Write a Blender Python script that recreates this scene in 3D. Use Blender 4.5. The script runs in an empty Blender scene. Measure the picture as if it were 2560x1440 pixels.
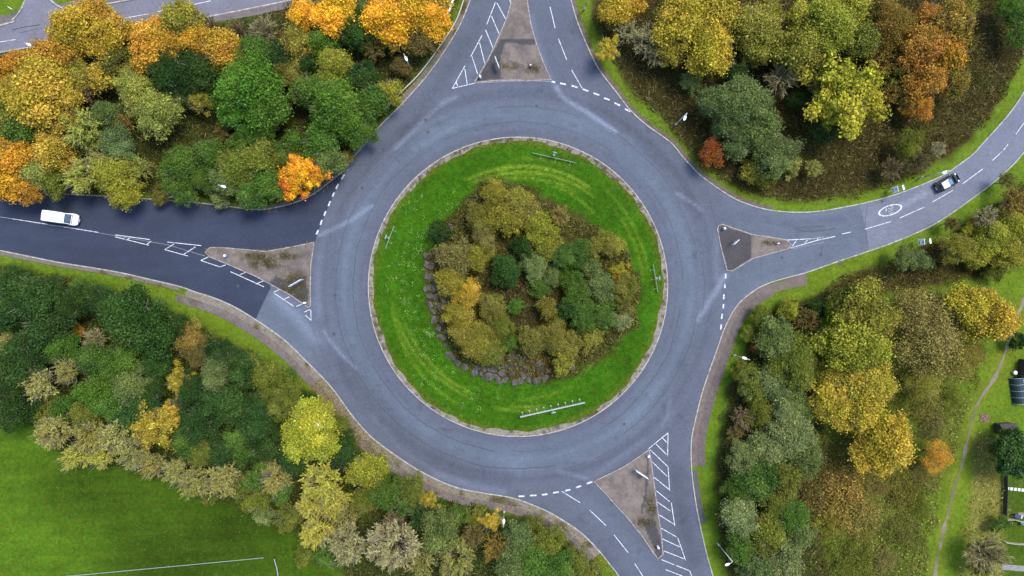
import bpy, bmesh, math, random
import numpy as np
from mathutils import Vector, Matrix
from mathutils.geometry import delaunay_2d_cdt

random.seed(7)
rng = np.random.default_rng(11)
S = 16.0            # photo pixels per metre on the ground
CAMH = 110.0        # drone height
scene = bpy.context.scene
COL = scene.collection

def G(px, py):
    return ((px - 1280.0) / S, (720.0 - py) / S)

def base_under(px, py, z):
    """ground point whose point at height z is seen at photo pixel px, py"""
    x, y = G(px, py)
    k = (CAMH - z) / CAMH
    return x * k, y * k

# ------------------------------------------------------------------ materials
def new_mat(name):
    m = bpy.data.materials.new(name)
    m.use_nodes = True
    nt = m.node_tree
    for n in list(nt.nodes):
        nt.nodes.remove(n)
    out = nt.nodes.new('ShaderNodeOutputMaterial')
    b = nt.nodes.new('ShaderNodeBsdfPrincipled')
    nt.links.new(b.outputs[0], out.inputs[0])
    return m, nt, b, out

def nd(nt, typ, **kw):
    n = nt.nodes.new(typ)
    for k, v in kw.items():
        setattr(n, k, v)
    return n

def mathn(nt, op, a, b=None):
    n = nd(nt, 'ShaderNodeMath', operation=op)
    for i, v in enumerate((a, b)):
        if v is None:
            continue
        if isinstance(v, (int, float)):
            n.inputs[i].default_value = v
        else:
            nt.links.new(v, n.inputs[i])
    return n.outputs[0]

def noise(nt, scale, detail=4.0, rough=0.6, vec=None):
    n = nd(nt, 'ShaderNodeTexNoise')
    n.inputs['Scale'].default_value = scale
    n.inputs['Detail'].default_value = detail
    n.inputs['Roughness'].default_value = rough
    if vec is not None:
        nt.links.new(vec, n.inputs['Vector'])
    return n.outputs['Fac']

def mulcol(nt, col, fac):
    n = nd(nt, 'ShaderNodeVectorMath', operation='SCALE')
    nt.links.new(col, n.inputs[0])
    nt.links.new(fac, n.inputs['Scale'])
    return n.outputs[0]

def maprange(nt, v, a, b, c, d):
    n = nd(nt, 'ShaderNodeMapRange')
    nt.links.new(v, n.inputs[0])
    for i, x in enumerate((a, b, c, d)):
        n.inputs[i + 1].default_value = x
    return n.outputs[0]

def solid(name, col, rough=0.6, metal=0.0, nscale=6.0, namp=0.25, spec=0.4, coat=0.0):
    m, nt, b, _ = new_mat(name)
    tc = nd(nt, 'ShaderNodeTexCoord')
    f = noise(nt, nscale, 4, 0.6, tc.outputs['Object'])
    f = maprange(nt, f, 0.3, 0.7, 1 - namp, 1 + namp)
    rgb = nd(nt, 'ShaderNodeRGB')
    rgb.outputs[0].default_value = (*col, 1)
    nt.links.new(mulcol(nt, rgb.outputs[0], f), b.inputs['Base Color'])
    b.inputs['Roughness'].default_value = rough
    b.inputs['Metallic'].default_value = metal
    b.inputs['Specular IOR Level'].default_value = spec
    b.inputs['Coat Weight'].default_value = coat
    return m

def attr_ground(name, scales, amps, rough=0.9, bump=0.0, bscale=8.0, spec=0.2, hue=0.0, tint=(1, 1, 1)):
    """surface whose colour comes from the mesh attribute 'col', broken up by noise at several scales"""
    m, nt, b, _ = new_mat(name)
    a = nd(nt, 'ShaderNodeAttribute', attribute_name='col')
    geo = nd(nt, 'ShaderNodeNewGeometry')
    vm = nd(nt, 'ShaderNodeVectorMath', operation='MULTIPLY')
    nt.links.new(a.outputs['Color'], vm.inputs[0])
    vm.inputs[1].default_value = tint
    c = vm.outputs[0]
    for s, am in zip(scales, amps):
        f = noise(nt, s, 3, 0.65, geo.outputs['Position'])
        f = maprange(nt, f, 0.25, 0.75, 1 - am, 1 + am)
        c = mulcol(nt, c, f)
    if hue > 0:
        h = nd(nt, 'ShaderNodeHueSaturation')
        f = noise(nt, 0.9, 4, 0.7, geo.outputs['Position'])
        nt.links.new(maprange(nt, f, 0.3, 0.7, 0.5 - hue, 0.5 + hue), h.inputs['Hue'])
        nt.links.new(c, h.inputs['Color'])
        c = h.outputs[0]
    nt.links.new(c, b.inputs['Base Color'])
    b.inputs['Roughness'].default_value = rough
    b.inputs['Specular IOR Level'].default_value = spec
    if bump > 0:
        bp = nd(nt, 'ShaderNodeBump')
        bp.inputs['Strength'].default_value = bump
        bp.inputs['Distance'].default_value = 0.15
        nt.links.new(noise(nt, bscale, 5, 0.7, geo.outputs['Position']), bp.inputs['Height'])
        nt.links.new(bp.outputs[0], b.inputs['Normal'])
    return m

def leaf_material(name, from_object):
    m, nt, b, out = new_mat(name)
    if from_object:
        src = nd(nt, 'ShaderNodeObjectInfo').outputs['Color']
    else:
        vm = nd(nt, 'ShaderNodeVectorMath', operation='MULTIPLY')
        nt.links.new(nd(nt, 'ShaderNodeAttribute', attribute_name='col').outputs['Color'], vm.inputs[0])
        vm.inputs[1].default_value = (0.62, 0.62, 0.40)
        src = vm.outputs[0]
    tone = nd(nt, 'ShaderNodeAttribute', attribute_name='tone').outputs['Fac']
    hue = nd(nt, 'ShaderNodeAttribute', attribute_name='hue').outputs['Fac']
    h = nd(nt, 'ShaderNodeHueSaturation')
    nt.links.new(maprange(nt, hue, 0, 1, 0.476, 0.53), h.inputs['Hue'])
    nt.links.new(maprange(nt, tone, 0, 1, 0.22, 2.5), h.inputs['Value'])
    h.inputs['Saturation'].default_value = 1.0
    nt.links.new(src, h.inputs['Color'])
    nt.links.new(h.outputs[0], b.inputs['Base Color'])
    b.inputs['Roughness'].default_value = 0.8
    b.inputs['Specular IOR Level'].default_value = 0.06
    tr = nd(nt, 'ShaderNodeBsdfTranslucent')
    nt.links.new(h.outputs[0], tr.inputs['Color'])
    mx = nd(nt, 'ShaderNodeMixShader')
    mx.inputs[0].default_value = 0.25
    nt.links.new(b.outputs[0], mx.inputs[1])
    nt.links.new(tr.outputs[0], mx.inputs[2])
    nt.links.new(mx.outputs[0], out.inputs[0])
    return m

M = {}
M['leaf'] = leaf_material('foliage', True)
M['scrub'] = leaf_material('ground_foliage', False)
M['ground'] = attr_ground('meadow_ground', (0.35, 1.6, 7.0), (0.2, 0.3, 0.42), bump=0.6, bscale=5, hue=0.02, spec=0.05, tint=(0.60, 0.62, 0.26))
M['lawn'] = attr_ground('mown_lawn', (0.25, 1.5, 6.0), (0.16, 0.34, 0.5), bump=0.6, bscale=6, hue=0.016, spec=0.05, tint=(0.58, 0.62, 0.25))
M['asphalt'] = attr_ground('asphalt', (0.12, 0.7, 2.2, 5.0), (0.08, 0.09, 0.13, 0.20), rough=0.85, bump=0.15, bscale=20, spec=0.25)
M['paving'] = attr_ground('worn_paving', (0.5, 2.2, 9.0), (0.12, 0.18, 0.26), rough=0.9, bump=0.25, bscale=9, tint=(0.50, 0.47, 0.43))
M['kerb'] = solid('kerb_concrete', (0.225, 0.21, 0.19), 0.85, nscale=2.0, namp=0.45)
M['paint'] = solid('road_paint', (0.72, 0.72, 0.72), 0.55, nscale=5, namp=0.14)
def paint(name, col, under, lo, hi):
    m, nt, b, _ = new_mat(name)
    geo = nd(nt, 'ShaderNodeNewGeometry')
    f = noise(nt, 3.2, 6, 0.75, geo.outputs['Position'])
    f = maprange(nt, f, lo, hi, 0, 1)
    mx = nd(nt, 'ShaderNodeMix', data_type='RGBA')
    nt.links.new(f, mx.inputs[0])
    mx.inputs[6].default_value = (*under, 1); mx.inputs[7].default_value = (*col, 1)
    nt.links.new(mx.outputs[2], b.inputs['Base Color'])
    b.inputs['Roughness'].default_value = 0.7
    return m
M['oldkerb'] = solid('worn_kerb', (0.20, 0.18, 0.165), 0.9, nscale=2.2, namp=0.5)
M['paint'] = paint('worn_white_paint', (0.43, 0.43, 0.43), (0.10, 0.107, 0.125), 0.37, 0.53)
M['oldpaint'] = solid('worn_road_paint', (0.17, 0.17, 0.185), 0.7, nscale=5, namp=0.35)
M['crack'] = solid('tar_crack', (0.026, 0.028, 0.038), 0.7, nscale=2, namp=0.4)
M['bark'] = solid('bark', (0.135, 0.115, 0.088), 0.9, nscale=5, namp=0.4)
M['steel'] = solid('galvanised_steel', (0.30, 0.31, 0.30), 0.5, 0.2, nscale=3, namp=0.15)
M['lamp'] = solid('lamp_column_paint', (0.42, 0.42, 0.38), 0.5, 0.0, nscale=3, namp=0.1)
M['boardgrey'] = solid('weathered_board', (0.21, 0.225, 0.21), 0.6, nscale=3, namp=0.2)
M['white'] = solid('white_plastic', (0.8, 0.8, 0.8), 0.4, nscale=3, namp=0.06)
M['lens'] = solid('lamp_glass', (0.45, 0.5, 0.55), 0.2, nscale=3, namp=0.06)
M['blue'] = solid('sign_blue', (0.03, 0.12, 0.4), 0.4, nscale=3, namp=0.08)
M['dark'] = solid('dark_grey_metal', (0.05, 0.052, 0.058), 0.5, nscale=3, namp=0.2)
M['black'] = solid('black_rubber', (0.015, 0.015, 0.017), 0.7, nscale=6, namp=0.2)
M['stone'] = solid('boulder_stone', (0.066, 0.057, 0.048), 0.95, nscale=2.5, namp=0.6, spec=0.1)
M['vanpaint'] = solid('white_van_paint', (0.8, 0.8, 0.8), 0.25, nscale=1, namp=0.03, coat=0.5)
M['carpaint'] = solid('black_car_paint', (0.006, 0.007, 0.009), 0.35, nscale=1, namp=0.1, spec=0.25, coat=0.1)
M['carroof'] = solid('white_roof_paint', (0.30, 0.30, 0.29), 0.35, nscale=1, namp=0.03, coat=0.2)
M['carbar'] = solid('dark_trim', (0.06, 0.062, 0.066), 0.4, nscale=1, namp=0.05)
M['glass'] = solid('dark_window_glass', (0.008, 0.010, 0.014), 0.15, nscale=1, namp=0.1, spec=0.35)
M['sunroof'] = solid('blue_sunroof_glass', (0.035, 0.10, 0.22), 0.1, nscale=1, namp=0.1, spec=0.7)
M['windscreen'] = solid('windscreen_glass', (0.04, 0.06, 0.085), 0.12, nscale=1.4, namp=0.5, spec=0.4)
M['headlight'] = solid('headlight_glass', (0.7, 0.72, 0.74), 0.15, nscale=3, namp=0.05)
M['redlight'] = solid('tail_light', (0.4, 0.02, 0.02), 0.2, nscale=3, namp=0.05)
M['brownwood'] = solid('brown_timber', (0.035, 0.026, 0.022), 0.85, nscale=6, namp=0.5)
M['redroof'] = solid('red_brown_felt', (0.06, 0.022, 0.015), 0.85, nscale=3, namp=0.35)
M['net'] = solid('dark_green_net', (0.010, 0.02, 0.022), 0.75, nscale=6, namp=0.4)
M['paleglass'] = solid('pale_pane', (0.25, 0.32, 0.34), 0.2, nscale=3, namp=0.1)
M['palefence'] = solid('pale_timber', (0.30, 0.27, 0.23), 0.85, nscale=6, namp=0.25)
M['teal'] = solid('teal_plastic', (0.06, 0.18, 0.17), 0.5, nscale=3, namp=0.15)
M['navy'] = solid('navy_cover', (0.015, 0.02, 0.06), 0.6, nscale=3, namp=0.2)
M['brick'] = solid('broken_brick', (0.16, 0.085, 0.07), 0.9, nscale=6, namp=0.5)

# ------------------------------------------------------------------ object helpers
def tag(o, label=None, cat=None, group=None, kind=None):
    if label: o['label'] = label
    if cat: o['category'] = cat
    if group: o['group'] = group
    if kind: o['kind'] = kind
    return o

def link(o, parent=None):
    COL.objects.link(o)
    if parent is not None:
        o.parent = parent
    return o

def empty(name, loc, rz=0.0):
    o = bpy.data.objects.new(name, None)
    o.empty_display_size = 0.5
    o.location = loc
    o.rotation_euler = (0, 0, rz)
    COL.objects.link(o)
    return o

def copy_tree(o, parent=None):
    c = o.copy()
    COL.objects.link(c)
    if parent is not None:
        c.parent = parent
    for ch in o.children:
        copy_tree(ch, c)
    return c

def np_mesh(name, V, F, mat, face_attrs=None, point_cols=None, smooth=False):
    V = np.asarray(V, dtype=np.float32)
    F = np.asarray(F, dtype=np.int32)
    me = bpy.data.meshes.new(name)
    n, k = F.shape
    me.vertices.add(len(V))
    me.vertices.foreach_set('co', V.ravel())
    me.loops.add(n * k)
    me.loops.foreach_set('vertex_index', F.ravel())
    me.polygons.add(n)
    me.polygons.foreach_set('loop_start', np.arange(0, n * k, k, dtype=np.int32))
    me.polygons.foreach_set('loop_total', np.full(n, k, dtype=np.int32))
    if smooth:
        me.polygons.foreach_set('use_smooth', np.ones(n, dtype=bool))
    me.update(calc_edges=True)
    for an, arr in (face_attrs or {}).items():
        if arr.ndim == 1:
            a = me.attributes.new(an, 'FLOAT', 'FACE')
            a.data.foreach_set('value', arr.astype(np.float32))
        else:
            a = me.attributes.new(an, 'FLOAT_COLOR', 'FACE')
            rgba = np.ones((n, 4), dtype=np.float32)
            rgba[:, :3] = arr
            a.data.foreach_set('color', rgba.ravel())
    if point_cols is not None:
        a = me.attributes.new('col', 'FLOAT_COLOR', 'POINT')
        rgba = np.ones((len(V), 4), dtype=np.float32)
        rgba[:, :3] = point_cols
        a.data.foreach_set('color', rgba.ravel())
    me.materials.append(mat)
    me.validate()
    return me

class MB:
    """collects boxes, tubes, lofts, polygons into one mesh"""
    def __init__(self):
        self.v, self.f = [], []
    def add(self, vs, fs, mtx=None):
        o = len(self.v)
        for p in vs:
            p = Vector(p)
            if mtx is not None: p = mtx @ p
            self.v.append(tuple(p))
        for f in fs:
            self.f.append(tuple(i + o for i in f))
        return self
    def box(self, c, s, rz=0.0, mtx=None):
        x, y, z = (k / 2 for k in s)
        vs = [(-x,-y,-z),(x,-y,-z),(x,y,-z),(-x,y,-z),(-x,-y,z),(x,-y,z),(x,y,z),(-x,y,z)]
        fs = [(0,3,2,1),(4,5,6,7),(0,1,5,4),(1,2,6,5),(2,3,7,6),(3,0,4,7)]
        m = Matrix.Translation(c) @ Matrix.Rotation(rz, 4, 'Z')
        if mtx is not None: m = mtx @ m
        return self.add(vs, fs, m)
    def tube(self, p, q, r0, r1=None, n=8, caps=True):
        r1 = r0 if r1 is None else r1
        p, q = Vector(p), Vector(q)
        d = (q - p).normalized()
        a = d.orthogonal().normalized()
        b = d.cross(a)
        vs, fs = [], []
        for c, r in ((p, r0), (q, r1)):
            for i in range(n):
                t = 2 * math.pi * i / n
                vs.append(c + a * (r * math.cos(t)) + b * (r * math.sin(t)))
        for i in range(n):
            j = (i + 1) % n
            fs.append((i, j, n + j, n + i))
        if caps:
            fs.append(tuple(range(n - 1, -1, -1)))
            fs.append(tuple(range(n, 2 * n)))
        return self.add(vs, fs)
    def rings(self, rings, close=True):
        """loft through rings of equal length; caps both ends"""
        n = len(rings[0])
        vs = [p for r in rings for p in r]
        fs = []
        for k in range(len(rings) - 1):
            for i in range(n):
                j = (i + 1) % n
                fs.append((k*n+i, k*n+j, (k+1)*n+j, (k+1)*n+i))
        if close:
            fs.append(tuple(range(n - 1, -1, -1)))
            fs.append(tuple(range((len(rings)-1)*n, len(rings)*n)))
        return self.add(vs, fs)
    def ball(self, c, r, nu=12, nv=8):
        rx, ry, rz = r if hasattr(r, '__len__') else (r, r, r)
        vs, fs = [], []
        for i in range(nv + 1):
            ph = math.pi * i / nv
            for j in range(nu):
                t = 2 * math.pi * j / nu
                vs.append((c[0] + rx*math.sin(ph)*math.cos(t), c[1] + ry*math.sin(ph)*math.sin(t), c[2] + rz*math.cos(ph)))
        for i in range(nv):
            for j in range(nu):
                k = (j + 1) % nu
                fs.append((i*nu+j, (i+1)*nu+j, (i+1)*nu+k, i*nu+k))
        return self.add(vs, fs)
    def build(self, name, mat, parent=None, smooth=False, bevel=0.0):
        me = bpy.data.meshes.new(name)
        me.from_pydata(self.v, [], self.f)
        me.update()
        bm = bmesh.new(); bm.from_mesh(me)
        bmesh.ops.remove_doubles(bm, verts=bm.verts, dist=1e-5)
        bmesh.ops.recalc_face_normals(bm, faces=bm.faces)
        if bevel > 0:
            bmesh.ops.bevel(bm, geom=list(bm.edges), offset=bevel, segments=2, affect='EDGES', profile=0.6)
        bm.to_mesh(me); bm.free()
        if smooth:
            for p in me.polygons: p.use_smooth = True
        me.materials.append(mat)
        o = bpy.data.objects.new(name, me)
        return link(o, parent)

# ------------------------------------------------------------------ curves and sheets
def catmull(P, step=0.5, closed=False):
    P = [np.array(p, float) for p in P]
    n = len(P)
    out = []
    rngi = range(n if closed else n - 1)
    for i in rngi:
        p1, p2 = P[i], P[(i + 1) % n]
        p0 = P[(i - 1) % n] if (closed or i > 0) else p1 * 2 - p2
        p3 = P[(i + 2) % n] if (closed or i + 2 < n) else p2 * 2 - p1
        k = max(1, int(np.linalg.norm(p2 - p1) / step))
        for j in range(k):
            t = j / k
            out.append(0.5 * ((2*p1) + (p2-p0)*t + (2*p0-5*p1+4*p2-p3)*t*t + (3*p1-p0-3*p2+p3)*t**3))
    if not closed: out.append(P[-1])
    return np.array(out)

def W(P):
    return [G(*p) for p in P]

def inpoly(pts, poly):
    x, y = pts[:, 0], pts[:, 1]
    poly = np.asarray(poly)
    res = np.zeros(len(pts), bool)
    j = len(poly) - 1
    for i in range(len(poly)):
        xi, yi = poly[i]; xj, yj = poly[j]
        c = ((yi > y) != (yj > y)) & (x < (xj - xi) * (y - yi) / ((yj - yi) if yj != yi else 1e-9) + xi)
        res ^= c
        j = i
    return res

def polydist(pts, line, closed=False):
    line = np.asarray(line, float)
    if closed: line = np.vstack([line, line[:1]])
    best = np.full(len(pts), 1e9)
    for a, b in zip(line[:-1], line[1:]):
        d = b - a
        L = (d @ d) + 1e-12
        t = np.clip(((pts - a) @ d) / L, 0, 1)
        q = a + t[:, None] * d
        best = np.minimum(best, np.hypot(*(pts - q).T))
    return best

def vnoise(p, s, seed=0):
    """cheap smooth noise 0..1 on 2-D points"""
    p = p * s
    i = np.floor(p).astype(np.int64); f = p - i
    f = f * f * (3 - 2 * f)
    def h(a, b):
        v = np.sin(a * 127.1 + b * 311.7 + seed * 74.7) * 43758.5453
        return v - np.floor(v)
    a, b = i[:, 0], i[:, 1]
    x0 = h(a, b) * (1 - f[:, 0]) + h(a + 1, b) * f[:, 0]
    x1 = h(a, b + 1) * (1 - f[:, 0]) + h(a + 1, b + 1) * f[:, 0]
    return x0 * (1 - f[:, 1]) + x1 * f[:, 1]

def fbm(p, s, seed=0, oct=3):
    v = 0; a = 0.5; t = 0
    for k in range(oct):
        v = v + a * vnoise(p, s * 2**k, seed + k); t += a; a *= 0.55
    return v / t

def sheet(name, poly, z, colfn, mat, step=0.6, kind='structure', zfn=None):
    """flat polygon (world metres) filled with a triangulated grid so that its colour attribute can vary"""
    poly = np.asarray(poly, float)
    lo, hi = poly.min(0), poly.max(0)
    gx = np.arange(lo[0], hi[0], step); gy = np.arange(lo[1], hi[1], step)
    X, Y = np.meshgrid(gx, gy)
    pts = np.stack([X.ravel(), Y.ravel()], 1) + rng.uniform(-0.2, 0.2, (X.size, 2)) * step
    pts = pts[inpoly(pts, poly)]
    if len(pts):
        pts = pts[polydist(pts, poly, True) > step * 0.4]
    n = len(poly)
    vs = [Vector(p) for p in poly] + [Vector(p) for p in pts]
    r = delaunay_2d_cdt(vs, [(i, (i + 1) % n) for i in range(n)], [], 1, 1e-5)
    V2 = np.array([tuple(v) for v in r[0]]); F = np.array([f for f in r[2] if len(f) == 3])
    a, b, c = V2[F[:, 0]], V2[F[:, 1]], V2[F[:, 2]]
    cr = (b[:, 0]-a[:, 0])*(c[:, 1]-a[:, 1]) - (b[:, 1]-a[:, 1])*(c[:, 0]-a[:, 0])
    F[cr < 0] = F[cr < 0][:, ::-1]
    zz = np.full(len(V2), z) if zfn is None else zfn(V2)
    V = np.column_stack([V2, zz])
    me = np_mesh(name, V, F, mat, point_cols=colfn(V2))
    o = link(bpy.data.objects.new(name, me))
    if kind: o['kind'] = kind
    return o

def ribbon_mb(mb, line, off0, off1, z0, z1=None):
    """strip beside a polyline (positive offset = to the left of its direction); z1 given = a solid bar"""
    L = np.asarray(line, float)
    d = np.gradient(L, axis=0); d /= np.linalg.norm(d, axis=1)[:, None] + 1e-9
    nrm = np.stack([-d[:, 1], d[:, 0]], 1)
    A, B = L + nrm * off0, L + nrm * off1
    if z1 is None:
        vs = [(*p, z0) for p in A] + [(*p, z0) for p in B]
        n = len(L)
        mb.add(vs, [(i, i + 1, n + i + 1, n + i) for i in range(n - 1)])
    else:
        rings = [[(*a, z0), (*a, z1), (*b, z1), (*b, z0)] for a, b in zip(A, B)]
        mb.rings(rings)
    return mb

def offset_line(line, off):
    L = np.asarray(line, float)
    d = np.gradient(L, axis=0); d /= np.linalg.norm(d, axis=1)[:, None] + 1e-9
    return L + np.stack([-d[:, 1], d[:, 0]], 1) * off

# ------------------------------------------------------------------ traced outlines (photo pixels, on the ground plane)
NW = [(-360,440),(-60,476),(0,485),(150,486),(375,499),(500,509),(640,525),(690,520),(740,507),(780,489),(820,460),(860,427),(875,405),(912,362),
      (952,315),(1002,265),(1052,210),(1090,162),(1127,105),(1152,62),(1177,0),(1196,-60),(1270,-320)]
NE = [(1345,-320),(1412,-60),(1426,0),(1442,55),(1460,100),(1485,155),(1505,187),(1540,232),(1575,277),(1617,315),(1675,357),(1705,392),(1742,432),
      (1780,462),(1830,495),(1870,512),(1920,526),(1982,532),(2045,530),(2107,520),(2170,507),(2232,490),(2295,467),(2357,440),(2395,415),
      (2432,387),(2457,360),(2507,305),(2535,270),(2560,232),(2610,150),(2700,-40)]
SE = [(2860,60),(2640,290),(2560,378),(2532,410),(2482,455),(2420,502),(2370,537),(2320,567),(2245,600),(2170,627),(2095,652),(2015,680),(1970,692),
      (1920,707),(1882,727),(1842,762),(1812,815),(1792,870),(1770,932),(1750,995),(1730,1080),(1726,1117),(1727,1167),(1732,1217),(1742,1280),
      (1755,1342),(1767,1392),(1780,1437),(1800,1500),(1880,1740)]
SW = [(1700,1740),(1575,1500),(1548,1440),(1527,1412),(1495,1372),(1455,1332),(1417,1305),(1375,1280),(1330,1260),(1280,1243),(1215,1232),(1152,1220),
      (1102,1202),(1040,1170),(990,1137),(952,1110),(917,1079),(877,1032),(840,980),(805,940),(765,900),(727,862),(690,832),(640,798),
      (587,766),(537,744),(487,728),(450,715),(375,697),(300,680),(225,667),(150,655),(75,640),(0,625),(-60,615),(-360,570)]
eNW, eNE, eSE, eSW = (catmull(W(p), 0.6) for p in (NW, NE, SE, SW))
# order of the outline: NW runs west -> north, NE north -> east, SE east -> south, SW south -> west
road_outline = np.vstack([eNW, eNE, eSE, eSW])
CX, CY = G(1295, 717)
C = np.array([CX, CY])
R_KERB = 375 / S
R_LAWN = 359 / S

# ------------------------------------------------------------------ ground
zones = {
 'nw': [(-300,170),(0,128),(330,85),(550,58),(700,22),(760,-60),(1160,-60),(1125,60),(1085,130),(1030,205),(960,290),(890,370),(830,440),(760,488),(690,508),(500,498),(375,487),(0,476),(-300,450)],
 'ne': [(1475,-80),(1485,60),(1530,160),(1590,240),(1660,305),(1740,400),(1810,458),(1880,492),(2000,507),(2130,490),(2250,455),(2350,405),(2430,345),(2490,265),(2545,170),(2620,20),(2640,-80)],
 'se_strip': [(2640,380),(2560,450),(2480,515),(2380,590),(2270,635),(2180,668),(2090,700),(2030,750),(2150,735),(2300,722),(2450,690),(2640,650)],
 'se': [(1900,790),(1860,880),(1825,960),(1800,1080),(1790,1200),(1800,1330),(1825,1500),(2110,1500),(2050,1360),(2020,1200),(2060,1090),(2030,900),(2060,740),(1960,755)],
 'sw': [(-300,610),(0,660),(120,682),(250,712),(330,742),(420,775),(500,815),(583,855),(667,908),(730,958),(800,1015),(872,1105),(990,1190),(1100,1240),(1270,1290),(1400,1330),(1480,1400),(1530,1500),(900,1500),(870,1450),(760,1335),(600,1268),(420,1195),(160,1135),(50,1040),(-300,1010)],
 'isl': [(1200,450),(1280,455),(1390,510),(1500,570),(1570,640),(1600,720),(1590,820),(1500,900),(1430,945),(1340,955),(1240,945),(1150,905),(1100,840),(1070,740),(1065,640),(1110,560),(1160,500)],
 'meadow': [(2230,720),(2450,720),(2480,850),(2420,1000),(2380,1150),(2330,1300),(2300,1500),(2060,1500),(2010,1330),(2020,1250),(2030,1080),(2220,1040),(2240,900)],
 'straw': [(2440,1090),(2490,1095),(2500,1200),(2512,1300),(2500,1440),(2400,1440),(2420,1300),(2430,1180)],
 'field': [(-400,1000),(60,1020),(160,1120),(420,1170),(600,1235),(740,1290),(850,1440),(860,1600),(-400,1600)],
 'garden': [(2512,1090),(2700,1090),(2700,1500),(2500,1500),(2505,1300)],
}
zonesW = {k: np.array(W(v)) for k, v in zones.items()}
trail = catmull(W([(2610,640),(2575,715),(2560,755),(2542,792),(2524,850),(2502,910),(2482,952),(2455,990),(2437,1027),(2424,1078),(2405,1160),(2387,1215),(2372,1275),(2360,1320),(2350,1367),(2342,1405),(2337,1440),(2328,1560)]), 0.8)

GRASS = np.array((0.078, 0.138, 0.020)); LUSH = np.array((0.060, 0.115, 0.012)); YELL = np.array((0.135, 0.172, 0.032))
BROWN = np.array((0.052, 0.040, 0.022)); LITTER = np.array((0.065, 0.055, 0.028)); DKGREEN = np.array((0.028, 0.038, 0.012)); STRAW = np.array((0.22, 0.19, 0.10)); OLIVE = np.array((0.10, 0.105, 0.035))

def soft_in(p, poly, w):
    d = polydist(p, poly, True)
    s = np.where(inpoly(p, poly), d, -d) + (fbm(p, 0.45, 5) - 0.5) * 2.4
    return np.clip(s / w + 0.5, 0, 1)[:, None]

def ground_col(p):
    n = fbm(p, 0.09, 3)[:, None]; n2 = fbm(p, 0.35, 9)[:, None]
    c = (GRASS * (1 - n) + YELL * n * 0.8 + LUSH * 0.15) * 1.15
    mix = lambda c, k, w: c * (1 - w) + k * w
    fs = fbm(p * np.array((0.35, 1.0)), 0.16, 44)[:, None] + 0.14 * np.sin((p[:, 1:] - p[:, :1] * 0.08) * 2.4 + fbm(p, 0.1, 46)[:, None] * 3)
    c = mix(c, (LUSH * 0.44 + GRASS * 0.32) * (0.50 + 0.55 * n + 0.45 * fs) * (0.9 + 0.5 * np.clip((-58 - p[:, :1]) / 18, 0, 1)), soft_in(p, zonesW['field'], 1.5))
    c = mix(c, np.array((0.062, 0.10, 0.017)) + 0 * n, soft_in(p, zonesW['garden'], 0.6))
    mp_ = np.clip((fbm(p, 0.22, 19)[:, None] - 0.36) * 4, 0, 1)
    c = mix(c, (OLIVE * 1.25 * mp_ + (OLIVE * 0.3 + GRASS * 0.8) * (1 - mp_)) * (0.65 + 0.7 * n2), soft_in(p, zonesW['meadow'], 4.0) * 0.85)
    c = mix(c, STRAW * (0.7 + 0.6 * n2), soft_in(p, zonesW['straw'], 1.0) * 0.85)
    c = mix(c, np.where(n2 > 0.55, LITTER, BROWN), soft_in(p, zonesW['ne'], 1.2))
    c = mix(c, np.where(n2 > 0.5, BROWN, LITTER), soft_in(p, zonesW['se_strip'], 1.2))
    c = mix(c, DKGREEN * (1 - n2) + LITTER * n2, soft_in(p, zonesW['nw'], 1.0))
    c = mix(c, DKGREEN * (1.2 - n2) + LITTER * n2 * 0.7, soft_in(p, zonesW['sw'], 1.2))
    c = mix(c, DKGREEN * 1.3 * (1 - n2) + LITTER * n2, soft_in(p, zonesW['se'], 1.2))
    d = polydist(p, trail)[:, None]
    c = mix(c, c * 0.4 + np.array((0.13, 0.12, 0.03)), np.clip(1.6 - d / 0.8, 0, 1) * 0.5)
    return c

gx = np.arange(-104, 104.1, 0.8); gy = np.arange(-64, 64.1, 0.8)
X, Y = np.meshgrid(gx, gy)
P2 = np.stack([X.ravel(), Y.ravel()], 1)
cols = ground_col(P2)
nx, ny = len(gx), len(gy)
idx = np.arange(nx * ny).reshape(ny, nx)
F = np.stack([idx[:-1, :-1].ravel(), idx[:-1, 1:].ravel(), idx[1:, 1:].ravel(), idx[1:, :-1].ravel()], 1)
V = np.column_stack([P2, np.zeros(len(P2))])
# skirt out to the horizon
x0, x1, y0, y1 = gx[0], gx[-1], gy[0], gy[-1]; B = 2500.0
far = np.array([(x0,y0,0),(x1,y0,0),(x1,y1,0),(x0,y1,0),(-B,-B,0),(B,-B,0),(B,B,0),(-B,B,0)])
k = len(V)
V = np.vstack([V, far])
F = np.vstack([F, np.array([(k+4,k+5,k+1,k),(k+5,k+6,k+2,k+1),(k+6,k+7,k+3,k+2),(k+7,k+4,k,k+3)])])
cols = np.vstack([cols, np.tile(GRASS, (8, 1))])
me = np_mesh('ground', V, F, M['ground'], point_cols=cols)
tag(link(bpy.data.objects.new('ground', me)), kind='structure')

# ------------------------------------------------------------------ roads
def PX(p):      # world -> photo pixels
    return np.stack([p[:, 0] * S + 1280, 720 - p[:, 1] * S], 1)

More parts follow.
